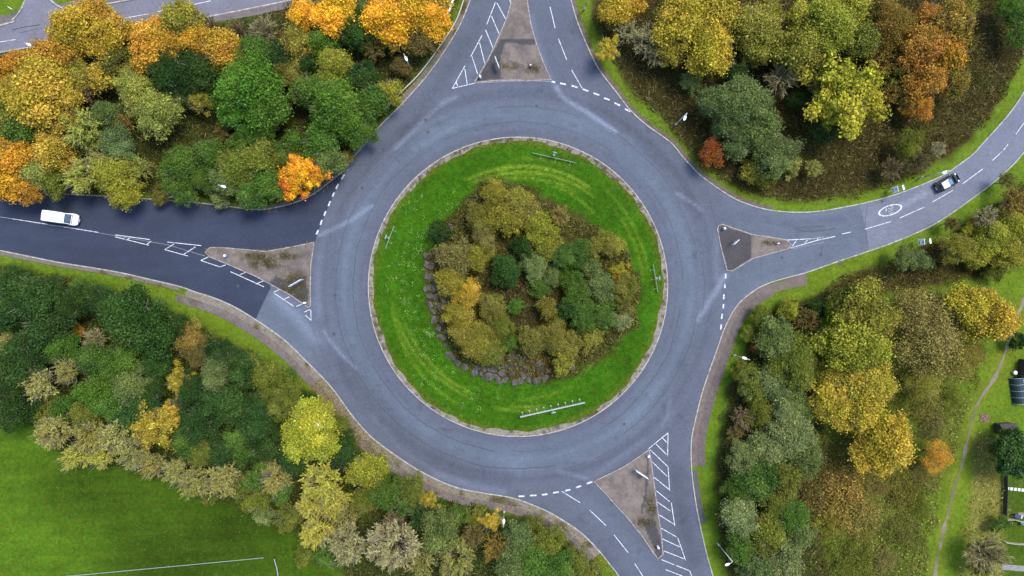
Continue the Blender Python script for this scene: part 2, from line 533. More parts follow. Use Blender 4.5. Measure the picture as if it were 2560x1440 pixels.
streaks = [  # dust and polish left where traffic does not run: points, half width px, strength
 ([(1392,218),(1402,238),(1428,258),(1470,282),(1540,330)], 9, 0.75), ([(1800,583),(1800,583)], 1, 0), ([(798,588),(830,574),(868,556),(930,515)], 9, 0.5),
 ([(1690,482),(1725,503),(1757,527)], 6, 0.5), ([(1812,690),(1792,725),(1770,760),(1745,800)], 13, 0.55), ([(808,826),(822,848),(852,885),(890,920)], 7, 0.5),
 ([(1674,1000),(1671,1035),(1655,1065)], 6, 0.35), ([(1395,1180),(1440,1188),(1466,1196)], 7, 0.4), ([(1140,243),(1112,255),(1060,300),(990,370)], 10, 0.38),
 ([(1090,1185),(1180,1215),(1260,1230)], 14, 0.28), ([(690,745),(740,790),(790,850)], 26, 0.34), ([(800,640),(795,720),(800,790)], 18, 0.16),
 ([(1330,40),(1340,100),(1365,170),(1392,222)], 14, 0.22), ([(1800,580),(1786,640),(1790,700)], 16, 0.15), ([(930,1040),(1000,1120),(1080,1175)], 9, 0.14),
 ([(1470,1205),(1540,1150),(1610,1100)], 12, 0.16), ([(1420,1228),(1500,1290),(1580,1370),(1640,1440)], 30, 0.10), ([(1140,205),(1240,120),(1260,20)], 26, 0.10)]
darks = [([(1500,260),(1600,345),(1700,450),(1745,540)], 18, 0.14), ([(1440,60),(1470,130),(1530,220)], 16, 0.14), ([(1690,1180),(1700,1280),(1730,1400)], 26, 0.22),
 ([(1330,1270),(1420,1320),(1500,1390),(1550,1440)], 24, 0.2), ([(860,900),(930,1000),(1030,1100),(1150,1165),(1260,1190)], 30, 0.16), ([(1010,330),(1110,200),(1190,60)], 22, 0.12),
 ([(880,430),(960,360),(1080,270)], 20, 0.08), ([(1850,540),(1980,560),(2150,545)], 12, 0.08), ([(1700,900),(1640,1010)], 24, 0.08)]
LILAC = np.array((0.0605, 0.0670, 0.0865)); BLUEA = np.array((0.073, 0.088, 0.112))

def road_col(p):
    q = PX(p)
    r = np.hypot(q[:, 0] - 1295, q[:, 1] - 717)
    n = fbm(p, 0.10, 21)
    w = np.exp(-((r - 432) / 30) ** 2) * (0.35 + 1.0 * n)
    w = np.clip(w + 0.55 * np.clip((q[:, 0] - 1740) / 160, 0, 1) + 0.6 * np.clip((q[:, 1] - 690) / 60, 0, 1) * np.clip((820 - q[:, 0]) / 60, 0, 1), 0, 1)
    c = LILAC * (1 - w[:, None]) + BLUEA * w[:, None]
    f = 0.95 + 0.10 * (n - 0.5)
    for rt, wt, at in ((392, 6, .09), (401, 4, .05), (424, 6, .08), (441, 5, .07), (470, 7, .09), (487, 6, .06)):
        ang = np.arctan2(q[:, 1] - 717, q[:, 0] - 1295)
        ro = rt + 6 * np.sin(ang * 2 + rt) + 3 * np.sin(ang * 5 + rt * 3)
        f -= at * np.exp(-((r - ro) / wt) ** 2) * (0.4 + 1.2 * fbm(np.stack([ang * 6, r * 0.01], 1), 1.0, rt)) * (r < 520)
    sp = fbm(p, 1.1, 27); f -= 0.16 * np.clip((sp - 0.70) * 8, 0, 1)          # oil and damp stains
    f += 0.06 * np.clip((fbm(p, 0.6, 28) - 0.60) * 6, 0, 1)
    # tyre tracks running round the ring
    f += 0.035 * (fbm(np.stack([r * 0.12, np.arctan2(q[:, 1] - 717, q[:, 0] - 1295) * 1.5], 1), 1.0, 23) - 0.5) * 2
    f += 0.04 * np.cos((r - 395) / 36 * 2 * math.pi) * np.clip((560 - r) / 60, 0, 1)
    for pts, hw, am in streaks:
        if am == 0: continue
        t = np.array(pts, float)
        d = polydist(q, t)
        lo = np.clip(1 - d / hw, 0, 1)
        f += 1.5 * am * lo ** 1.3 * (0.95 + 0.1 * fbm(p, 0.3, 31))
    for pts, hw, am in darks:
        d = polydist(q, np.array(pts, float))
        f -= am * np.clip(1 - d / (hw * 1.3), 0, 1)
    edge = np.minimum.reduce([polydist(p, e) for e in (eNW, eNE, eSE, eSW)])
    f += 0.10 * np.clip(1 - edge / 1.4, 0, 1) * (fbm(p, 0.4, 41) > 0.35)
    return c * f[:, None]

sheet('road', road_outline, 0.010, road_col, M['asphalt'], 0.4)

NEWT = np.array((0.0195, 0.0250, 0.0415))
def new_col(p):
    n = fbm(p * np.array((0.25, 1.6)), 0.5, 51)[:, None]; n2 = fbm(p, 0.2, 52)[:, None]
    return NEWT * (0.72 + 0.45 * n + 0.22 * n2)

def near_line(line, a, b):
    """part of a traced edge between the points nearest to pixels a and b"""
    L = np.asarray(line); A, Bq = np.array(G(*a)), np.array(G(*b))
    i = int(np.argmin(np.hypot(*(L - A).T))); j = int(np.argmin(np.hypot(*(L - Bq).T)))
    return L[i:j + 1] if i <= j else L[j:i + 1][::-1]

w_dash = W([(861,432),(850,455),(838,478),(824,510),(812,536),(800,566),(787,606)])
w_hi = [(787,606),(740,618),(702,625),(665,631),(640,629),(560,622),(525,623),(515,631),(527,645)]
w_lo = [(527,645),(570,662),(640,691),(676,712),(676,722),(658,757),(640,797)]
new_w = np.vstack([offset_line(near_line(eNW, (-360,440), (861,428)), -0.02), w_dash, W(w_hi)[1:], W(w_lo)[1:], offset_line(near_line(eSW, (640,798), (-360,570)), -0.02)[1:]])
sheet('dark_road', new_w, 0.016, new_col, M['asphalt'], 0.7)

OLDR = np.array((0.099, 0.105, 0.130))
def old_col(p):
    n = fbm(p, 0.35, 61)[:, None]; n2 = fbm(p, 1.2, 62)[:, None]
    q = PX(p)
    f = 0.86 + 0.2 * n + 0.12 * (n2 - 0.5)
    for pts, hw, am in (([(2262,510),(2290,497),(2315,486)], 7, 0.5), ([(2290,492),(2320,478),(2345,468)], 5, 0.25), ([(2250,515),(2260,508)], 5, 0.6)):
        f = f + am * (np.clip(1 - polydist(q, np.array(pts, float)) / hw, 0, 1) * (0.4 + 1.0 * fbm(p, 1.5, 63)))[:, None]
    return OLDR * f
old_e = np.vstack([offset_line(near_line(eNE, (2150,512), (2700,-40)), -0.02), offset_line(near_line(eSE, (2860,60), (2172,626)), -0.02), W([(2166,580),(2158,545)])])
sheet('rough_road', old_e, 0.016, old_col, M['asphalt'], 0.6)

back_poly = catmull(W([(-400,210),(0,130),(150,106),(335,75),(640,17),(900,-40),(1100,-86)]), 1.0)
back_top = catmull(W([(1100,-172),(900,-120),(420,-20),(325,1),(240,17),(190,26),(160,24),(140,14),(122,-2),(112,-40),(105,-200)]), 0.8)
back_left = catmull(W([(62,-200),(66,-20),(62,8),(50,32),(32,52),(0,66),(-400,150)]), 0.8)
sheet('back_road', np.vstack([back_poly, back_top, back_left]), 0.010, lambda p: np.array((0.108, 0.104, 0.125)) * (0.86 + 0.28 * fbm(p, 0.3, 71))[:, None], M['asphalt'], 0.9)

# tar seams and cracks: thin sheets above the road
def arc_pts(r, a0, a1, wob=0.06, seed=0):
    n = max(4, int(abs(a1 - a0) * r / S / 0.35))
    t = np.linspace(a0, a1, n)
    rr = r / S + (fbm(np.stack([t * 9, t * 0 + seed], 1), 1.0, seed) - 0.5) * 2 * wob * 3
    return np.stack([CX + rr * np.cos(t), CY + rr * np.sin(t)], 1)
mb = MB()
D = math.radians
for r, a0, a1, wd in ((412,2,38,.07),(412,55,118,.06),(413,128,205,.08),(414,208,262,.10),(411,268,282,.05),(410,300,352,.10),
                      (453,8,22,.05),(454,24,60,.06),(452,70,98,.05),(455,110,150,.05),(455,152,222,.07),(455,222,282,.10),(470,284,292,.06),(470,294,302,.08),(453,306,352,.09),(466,352,368,.05)):
    t = arc_pts(r, D(a0), D(a1), 0.07, int(r + a0))
    ribbon_mb(mb, t, -wd / 2, wd / 2, 0.0225)
for pts, wd in (([(983,390),(1000,408)], .08), ([(2170,508),(2163,560),(2172,624)], .07), ([(1760,445),(1772,490),(1778,520),(1790,560),(1794,575)], .05), ([(640,797),(658,757),(676,720)], .05),
                ([(1990,572),(2010,578),(2060,576),(2090,570)], .12), ([(1985,570),(2020,568),(2060,566)], .06), ([(770,800),(785,830),(800,870),(830,930)], .04), ([(2052,640),(2055,615)], .08),
                ([(1105,1070),(1115,1075),(1128,1073)], .14), ([(2300,100),(2310,90)], .03), ([(850,540),(864,500),(930,430),(1000,370)], .04), ([(30,75),(60,68),(100,62)], .12), ([(50,82),(95,72)], .07)):
    ribbon_mb(mb, catmull(W(pts), 0.4), -wd / 2, wd / 2, 0.0225)
tag(mb.build('road_surface_line', M['crack']), kind='structure')
# resurfaced patches and iron covers let into the road
M['iron'] = solid('cast_iron_cover', (0.03, 0.031, 0.036), 0.7, nscale=9, namp=0.4)
for pl, k in (([(985,392),(1022,366),(1036,384),(999,411)], 0.90), ([(1098,1066),(1132,1074),(1130,1084),(1096,1076)], 0.82), ([(1985,566),(2062,562),(2064,578),(1988,582)], 0.88), ([(1450,1290),(1475,1305),(1468,1317),(1443,1301)], 0.9), ([(1700,900),(1722,910),(1714,928),(1692,918)], 0.92),
              ([(1072,282),(1096,262),(1104,272),(1080,292)], 0.9), ([(905,900),(925,930),(915,936),(896,907)], 0.9), ([(1560,330),(1590,352),(1583,362),(1553,340)], 1.1)):
    sheet('road_patch_surface', W(pl), 0.0175, lambda p, k=k: road_col(p) * k, M['asphalt'], 0.4)
mb = MB()
for px, py, rz in ((838,738,0),(835,835,.2),(1070,330,.5),(1064,300,.6),(2052,637,.1),(1955,644,.1),(1342,265,0),(1560,1060,.6),(1130,1162,.3),(595,715,.4),(905,470,.8),(1486,170,1.1),(1727,1125,1.5),(1735,1240,1.5),(1000,1150,.7),(690,528,.1),(2205,503,.25),(2100,660,.2)):
    x, y = G(px, py); c_, s_ = math.cos(rz), math.sin(rz)
    mb.add([(x + (c_ * a - s_ * b) * .22, y + (s_ * a + c_ * b) * .22, 0.0245) for a, b in ((-1,-1),(1,-1),(1,1),(-1,1))], [(0, 1, 2, 3)])
tag(mb.build('road_drain_surface', M['iron']), kind='structure')

# ------------------------------------------------------------------ kerbs
def kerb(name, line, off0, off1, h=0.11, mat='kerb'):
    return tag(ribbon_mb(MB(), line, off0, off1, 0.0, h).build(name, M[mat]), kind='structure')
for e in (eNW, eNE, eSE, eSW):
    kerb('kerb', e, 0.0, 0.17)
kerb('kerb', back_poly, -0.2, 0.0); kerb('kerb', back_top, -0.22, 0.0); kerb('kerb', back_left, -0.22, 0.0)
ring = np.array([(CX + R_KERB * math.cos(t), CY + R_KERB * math.sin(t)) for t in np.linspace(0, 2 * math.pi, 240)])
kerb('kerb', ring, 0.0, 0.14, 0.12)

# pebbly apron inside the ring kerb
def apron_col(p):
    n = fbm(p, 1.6, 81)[:, None]; n2 = fbm(p, 5.0, 82)[:, None]; m = fbm(p, 0.25, 83)[:, None]
    c = np.array((0.31, 0.285, 0.25)) * (0.55 + 0.9 * n2)
    dirt = np.clip((n + 0.5 * m - 0.72) * 5, 0, 1)
    return c * (1 - dirt) + np.array((0.10, 0.085, 0.05)) * dirt
mbv, mbf = [], []
na, nr = 720, 5
for i in range(na):
    t = 2 * math.pi * i / na
    wig = 0.25 * math.sin(5 * t + 1) + 0.18 * math.sin(13 * t) + 0.1 * math.sin(37 * t)
    for j in range(nr):
        r = (R_KERB - 0.14) + (R_LAWN - 0.35 + 0.35 * wig * 0 - R_KERB) * j / (nr - 1)
        mbv.append((CX + r * math.cos(t), CY + r * math.sin(t), 0.10))
for i in range(na):
    for j in range(nr - 1):
        a, b = i * nr + j, ((i + 1) % na) * nr + j
        mbf.append((a, b, b + 1, a + 1))
mbv = np.array(mbv)
me = np_mesh('apron_pavement', mbv, mbf, M['paving'], point_cols=apron_col(mbv[:, :2]))
tag(link(bpy.data.objects.new('apron_pavement', me)), kind='structure')

# ------------------------------------------------------------------ central lawn
def mound(p):
    r = np.hypot(p[:, 0] - CX, p[:, 1] - CY)
    return 0.115 + 0.5 * np.clip(1 - r / R_LAWN, 0, 1)
islW = zonesW['isl']
tracks = [(r, a0, a1, am) for r, a0, a1, am in ((300,50,118,.75),(288,48,116,.7),(276,55,108,.45),(262,40,75,.35),(318,60,95,.25),(330,5,50,.3),(310,2,40,.35),(292,0,30,.3),(322,185,245,.35),(306,190,250,.45),(294,195,252,.4),(300,262,285,.5),(312,255,285,.45),(285,270,300,.3),(270,300,345,.3),(250,300,320,.25))]
def lawn_col(p):
    q = p - C
    r = np.hypot(q[:, 0], q[:, 1]) * S
    a = np.degrees(np.arctan2(q[:, 1], q[:, 0])) % 360
    n = fbm(p, 0.22, 91); n2 = fbm(p, 1.1, 92)
    c = np.array((0.041, 0.110, 0.009)) * (0.75 + 0.5 * n + 0.25 * (n2 - 0.5))[:, None]
    w = np.zeros(len(p))
    for rr, a0, a1, am in tracks:
        rw = rr + 5 * np.sin(np.radians(a) * 3 + rr)
        fade = np.clip((a - a0) / 8, 0, 1) * np.clip((a1 - a) / 8, 0, 1)
        w = np.maximum(w, am * fade * 1.35 * np.clip(1 - np.abs(r - rw) / 6.5, 0, 1) * (0.4 + 1.2 * fbm(p, 1.3, 93)))
    w = np.clip(w, 0, 1)[:, None]
    c = c * (1 - w) + np.array((0.185, 0.25, 0.05)) * w
    e = np.clip((r - 345) / 14, 0, 1)[:, None] * 0.6
    c = c * (1 - e) + np.array((0.10, 0.115, 0.025)) * e
    ins = soft_in(p, islW, 1.0)
    soil = BROWN * 1.0 * (1 - n2[:, None]) + LITTER * n2[:, None]
    c = c * (1 - ins) + soil * ins
    terr = np.clip(1 - polydist(p, np.array(W([(1215,912),(1290,915),(1355,915)]))) / 2.3, 0, 1)[:, None] * (0.4 + n2[:, None])
    terr = np.clip(terr * 1.6, 0, 1)
    c = c * (1 - terr) + np.array((0.13, 0.060, 0.032)) * terr
    return c
lawn_poly = [(CX + (R_LAWN + 0.2 + 0.16 * math.sin(5*t) + 0.13 * math.sin(17*t + 2) + 0.09 * math.sin(41*t)) * math.cos(t), CY + (R_LAWN + 0.2 + 0.16 * math.sin(5*t) + 0.13 * math.sin(17*t + 2) + 0.09 * math.sin(41*t)) * math.sin(t)) for t in np.linspace(0, 2 * math.pi, 360)[:-1]]
sheet('central_lawn', lawn_poly, 0.12, lawn_col, M['lawn'], 0.33, zfn=mound)

# ------------------------------------------------------------------ pavements
PINK = np.array((0.205, 0.172, 0.158)); PALE = np.array((0.27, 0.25, 0.215)); DKPATH = np.array((0.165, 0.142, 0.148)); GREY = np.array((0.098, 0.098, 0.112))
def strip_sheet(name, line, o0, o1, z, base, weed=0.3, seed=0):
    poly = np.vstack([offset_line(line, o0), offset_line(line, o1)[::-1]])
    def cf(p):
        n = fbm(p, 0.5, seed)[:, None]; n2 = fbm(p, 2.4, seed + 3)[:, None]
        c = base * (0.75 + 0.5 * n2)
        w = np.clip((n - 1 + weed) * 6, 0, 1)
        return c * (1 - w) + np.array((0.085, 0.08, 0.028)) * w
    sheet(name, poly, z, cf, M['paving'], 0.45)
swp = near_line(eSW, (1500,1378), (470,722))
strip_sheet('pavement', swp, 0.17, 1.25, 0.09, PALE, 0.42, 101)
strip_sheet('footpath', near_line(eSW, (1505,1382), (450,716)), 1.25, 2.45, 0.07, DKPATH * 1.25, 0.36, 111)
strip_sheet('pavement', near_line(eSW, (450,715), (-60,615)), 0.17, 0.75, 0.09, PALE * 0.8, 0.4, 105)
sep = near_line(eSE, (1915,709), (1727,1167))
strip_sheet('pavement', sep, 0.17, 1.0, 0.09, PINK, 0.25, 121)
strip_sheet('footpath', sep, 1.0, 2.3, 0.07, DKPATH, 0.25, 131)
strip_sheet('pavement', near_line(eSE, (1727,1172), (1748,1310)), 0.17, 1.0, 0.09, GREY * 1.3, 0.25, 122)
sheet('pavement', W([(2014,683),(1972,697),(1924,712),(1890,731),(1893,748),(1915,737),(1950,727),(1990,718),(2017,714)]), 0.094, lambda p: PINK * (0.8 + 0.4 * fbm(p, 0.8, 141))[:, None], M['paving'], 0.5)
strip_sheet('pavement', near_line(eNE, (1426,0), (1925,527)), 0.17, 0.75, 0.09, np.array((0.17, 0.145, 0.125)), 0.38, 151)
strip_sheet('pavement', near_line(eNW, (1002,265), (1190,-40)), 0.17, 0.95, 0.09, PALE * 0.75, 0.42, 161)
strip_sheet('pavement', near_line(eNW, (640,525), (912,362)), 0.17, 0.6, 0.09, PALE * 0.7, 0.42, 163)
sheet('pavement', W([(122,-3),(140,14),(160,25),(190,27),(240,18),(325,2),(420,-18),(420,-60),(300,-24),(202,-2),(150,12),(131,-3)]), 0.09, lambda p: np.array((0.19, 0.17, 0.175)) * (0.8 + 0.4 * fbm(p, 0.8, 171))[:, None], M['paving'], 0.6)
sheet('pavement', W([(390,68),(480,50),(640,20),(760,-6),(860,-26),(860,-8),(690,28),(640,39),(550,54),(450,72),(400,80)]), 0.09, lambda p: np.array((0.2, 0.18, 0.185)) * (0.8 + 0.4 * fbm(p, 0.8, 172))[:, None], M['paving'], 0.6)
sheet('pavement', W([(0,68),(32,54),(50,34),(58,20),(52,22),(30,36),(0,40),(-200,80),(-200,110)]), 0.09, lambda p: np.array((0.19, 0.17, 0.175)) * (0.8 + 0.4 * fbm(p, 0.8, 173))[:, None], M['paving'], 0.6)

tw_ = 0.24 + 0.08 * np.sin(np.arange(len(trail)) * 0.9) + 0.1 * np.sin(np.arange(len(trail)) * 2.3)
def trail_side(sgn):
    L = trail; d_ = np.gradient(L, axis=0); d_ /= np.linalg.norm(d_, axis=1)[:, None]
    return L + np.stack([-d_[:, 1], d_[:, 0]], 1) * (sgn * tw_)[:, None]
def trail_col(p):
    n = fbm(p, 0.3, 201)[:, None]; n2 = fbm(p, 1.6, 203)[:, None]
    c = np.array((0.285, 0.25, 0.20)) * (0.7 + 0.6 * n2)
    w = np.clip((n - 0.40) * 4, 0, 0.9)
    return c * (1 - w) + np.array((0.15, 0.18, 0.05)) * w
sheet('path', np.vstack([trail_side(1), trail_side(-1)[::-1]]), 0.02, trail_col, M['paving'], 0.4)

# splitter islands
islands = {
 'n': [(1187,206),(1197,190),(1222,147),(1250,87),(1267,47),(1280,0),(1292,-80),(1305,-80),(1317,0),(1327,62),(1341,112),(1360,162),(1377,199),(1330,201),(1280,200),(1230,202)],
 'w': [(785,606),(740,616),(702,623),(665,629),(640,627),(560,620),(525,620),(514,630),(526,642),(570,660),(640,690),(695,720),(727,737),(771,768),(776,764),(775,720),(777,660)],
 'e': [(1796,566),(1805,561),(1830,570),(1880,587),(1920,593),(1968,601),(1977,612),(1970,621),(1920,635),(1880,646),(1830,677),(1818,676),(1810,647),(1801,610),(1794,574)],
 's': [(1622,1125),(1592,1146),(1561,1167),(1520,1187),(1485,1203),(1520,1240),(1575,1301),(1605,1338),(1630,1376),(1645,1396),(1657,1386),(1652,1332),(1642,1270),(1634,1205),(1627,1152)],
}
moss = {'n': [(1275,165,28,12),(1332,172,26,16)], 'w': [(735,720,42,48),(660,660,50,20),(720,640,40,12),(640,640,60,10)], 'e': [(1925,606,28,7)], 's': [(1628,1262,16,36),(1608,1305,30,14)]}
greys = {'n': [[(1190,205),(1250,100),(1262,96),(1335,98),(1341,114),(1263,108),(1250,150),(1255,200)]], 'w': [[(672,712),(690,690),(715,700),(765,690),(773,766),(727,737)]], 'e': [[(1796,566),(1805,561),(1830,570),(1878,587),(1878,646),(1830,677),(1818,676),(1800,610)]],
         's': [[(1617,1140),(1624,1140),(1618,1240),(1604,1290),(1600,1285),(1612,1230)], [(1602,1296),(1640,1300),(1657,1386),(1645,1396)]]}
for k, pl in islands.items():
    P = np.array(W(pl))
    def icol(p, k=k):
        n = fbm(p, 0.6, 181)[:, None]; n2 = fbm(p, 3.0, 183)[:, None]
        n3 = fbm(p, 0.9, 187)[:, None]
        c = np.array((0.225, 0.192, 0.176)) * (0.55 + 0.6 * n + 0.3 * n2)
        st = np.clip((n3 - 0.56) * 6, 0, 1) * 0.5
        c = c * (1 - st) + np.array((0.125, 0.12, 0.125)) * st
        for g in greys[k]:
            w = inpoly(p, np.array(W(g)))[:, None] * (0.85 + 0.15 * n)
            c = c * (1 - w) + GREY * 0.75 * (0.8 + 0.4 * n) * w
        q = PX(p)
        for mx, my, rx, ry in moss[k]:
            d = np.hypot((q[:, 0] - mx) / rx, (q[:, 1] - my) / ry)[:, None]
            w = np.clip((1.15 - d) * 1.4, 0, 1) * np.clip((fbm(p, 1.8, 185)[:, None] - 0.30) * 5, 0, 1)
            c = c * (1 - w) + np.array((0.070, 0.058, 0.026)) * w
        return c
    sheet('island_pavement', P, 0.10, icol, M['paving'], 0.3)
    closed = catmull(np.vstack([P]), 0.4, True)
    closed = np.vstack([closed, closed[:1]])
    area = np.sum(P[:, 0] * np.roll(P[:, 1], -1) - np.roll(P[:, 0], -1) * P[:, 1])
    s = 1 if area > 0 else -1
    kerb('island_kerb', np.vstack([P, P[:1]]), -0.11 * s, 0.02 * s, 0.125, 'oldkerb')

# ------------------------------------------------------------------ road markings
def strips(name, segs, mat='paint', z=0.0215):
    mb = MB()
    for i, (x0, y0, x1, y1, wd) in enumerate(segs):
        a, b = Vector(G(x0, y0)), Vector(G(x1, y1))
        d = (b - a).normalized(); nn = Vector((-d.y, d.x)) * wd / 2
        zz = z + 0.0011 * (i % 3)
        mb.add([(*(a + nn), zz), (*(a - nn), zz), (*(b - nn), zz), (*(b + nn), zz)], [(0, 1, 2, 3)])
    return tag(mb.build(name, M[mat]), kind='structure')
T, K, H_ = 0.24, 0.11, 0.112
give = [(1379,204,1388,206),(1400,208,1415,211),(1429,214,1444,219),(1457,223,1471,228),(1484,233,1498,238),(1510,245,1524,250),(1536,257,1550,264),(1562,272,1576,279),
        (861,436,854,448),(846,460,840,472),(836,481,831,492),(826,503,821,515),(815,528,810,539),(805,550,801,562),(796,575,791,586),
        (1814,684,1814,696),(1812,709,1812,720),(1810,736,1809,748),(1809,760,1808,771),(1806,784,1804,797),(1803,811,1802,824),
        (1296,1241,1311,1240),(1325,1239,1341,1238),(1355,1237,1369,1235),(1382,1232,1397,1230),(1412,1227,1426,1224),(1440,1219,1453,1214),(1467,1209,1481,1204)]
strips('road_marking', [(*s, T) for s in give])
lanes = [(1375,17,1388,71),(1396,97,1417,150),(1429,175,1456,222),(1404,1228,1451,1257),(1474,1275,1515,1314),(1535,1337,1570,1381),(1587,1409,1607,1440),(1625,1475,1645,1520),
         (2162,573,2227,554),(2249,545,2310,518),(2331,505,2382,476),(2407,459,2457,422),(2481,401,2505,379),(2508,376,2520,361),(2540,335,2560,307),(2578,280,2596,250),
         (314,45,370,35),(394,29,415,25),(430,22,462,16),(481,12,527,2),(0,105,39,99),(-80,119,-30,110)]
strips('road_marking', [(*s, K) for s in lanes])
hatch = [(1131,221,1162,165),(1177,141,1205,89),(1217,61,1239,5),(1162,172,1168,210),(1141,205,1144,216),(1180,141,1194,185),(1199,107,1212,159),(1214,75,1234,124),(1229,41,1250,90),(1242,7,1266,51),(1270,-10,1280,15),
         (1131,221,1187,208),(1246,-15,1260,-60),
         (1670,1082,1669,1140),(1670,1167,1674,1227),(1678,1256,1687,1315),(1694,1344,1714,1401),(1724,1426,1736,1460),(1670,1082,1621,1122),(1656,1095,1667,1106),(1640,1110,1666,1136),(1625,1124,1669,1166),(1630,1154,1668,1191),
         (1635,1193,1672,1223),(1640,1226,1674,1254),(1642,1254,1677,1278),(1648,1287,1684,1310),(1652,1320,1691,1342),(1656,1347,1699,1367),(1660,1377,1710,1397),(1654,1399,1686,1412),(1691,1414,1722,1426),(1664,1424,1706,1440),(1672,1448,1730,1470),
         (288,587,375,599),(288,592,372,613),(325,594,319,599),(378,603,367,611),(418,605,503,614),(412,624,470,640),(435,610,412,624),(489,617,459,636),(522,642,502,651),(502,651,549,667),(565,662,551,667),(576,679,660,717),(614,681,599,687),(659,702,640,710),
         (684,732,735,766),(699,724,685,730),(724,742,712,747),(755,760,741,766),(775,774,761,780),(764,788,778,801),(777,774,778,801),
         (1969,600,2025,597),(1976,620,2050,599),(2050,599,2088,591),(2105,585,2127,580),(1991,601,1981,615),(2019,600,2012,607),(2045,595,2043,600),(31,547,120,561),(159,567,246,581)]
strips('road_marking', [(*s, H_) for s in hatch], z=0.0265)
strips('old_road_marking', [(-60,533,31,547,0.10),(120,562,159,567,0.10),(246,582,420,612,0.06),(420,612,512,640,0.06),(2025,598,2060,592,0.12),(1187,208,1280,203,0.1),(1280,203,1376,203,0.1),(1563,1170,1485,1206,0.12),(1563,1170,1622,1128,0.14),(2060,606,1980,622,0.05)], 'oldpaint', 0.0245)

# the 20 roundel: an ellipse ring and two stretched digits, read along the direction of travel
mb = MB()
rc = Vector(G(2225.5, 525.5)); ang = math.atan2(19, 58)
u = Vector((math.cos(ang), math.sin(ang))); v = Vector((-u.y, u.x))
N = 64; ru, rv = 1.95, 0.80
vs = []
for i in range(N):
    t = 2 * math.pi * i / N
    for kk, (au, av) in enumerate(((ru, rv), (ru - 0.28, rv - 0.15))):
        p = rc + u * (au * math.cos(t)) + v * (av * math.sin(t))
        vs.append((p.x, p.y, 0.023))
mb.add(vs, [(2*i, 2*((i+1)%N), 2*((i+1)%N)+1, 2*i+1) for i in range(N)])
def digit(strokes, cx):
    for (a, b) in zip(strokes[:-1], strokes[1:]):
        pa = rc + u * a[1] + v * (cx + a[0]); pb = rc + u * b[1] + v * (cx + b[0])
        d = (pb - pa).normalized(); e = Vector((-d.y, d.x)) * 0.05
        pa2, pb2 = pa - d * 0.05, pb + d * 0.05
        mb.add([(*(pa2 + e), 0.0245), (*(pa2 - e), 0.0245), (*(pb2 - e), 0.0245), (*(pb2 + e), 0.0245)], [(0, 1, 2, 3)])
oval = [(0.19 * math.cos(t), 0.62 * math.sin(t)) for t in np.linspace(0, 2 * math.pi, 19)]
digit([(-a, b) for a, b in oval], -0.28)
two = [(0.16, 0.36), (0.13, 0.54), (0.0, 0.62), (-0.13, 0.52), (-0.15, 0.30), (-0.06, 0.02), (0.10, -0.35), (0.16, -0.60), (-0.17, -0.60)]
digit([(a * 1.15, b) for a, b in two], 0.28)
tag(mb.build('road_marking', M['paint']), kind='structure')

# ------------------------------------------------------------------ foliage builders
def unit(a):
    return a / (np.linalg.norm(a, axis=1)[:, None] + 1e-9)

def quads(cent, nrm, size, aspect, r, spin_dir=None):
    """leaf faces: centre, normal, size -> vertices and quads"""
    n = len(cent)
    nrm = unit(nrm)
    ref = r.normal(size=(n, 3)) if spin_dir is None else spin_dir
    a = unit(np.cross(nrm, ref)); b = np.cross(nrm, a)
    if spin_dir is not None: a, b = b, a
    sx = (size * 0.5)[:, None]; sy = (size * 0.5 * aspect)[:, None]
    k = 0.22
    V = np.stack([cent - a * sx, cent - b * sy * 0.9 + a * sx * k, cent + a * sx, cent + b * sy - a * sx * k * 0.5], 1).reshape(-1, 3)
    return V, np.arange(4 * n).reshape(n, 4)

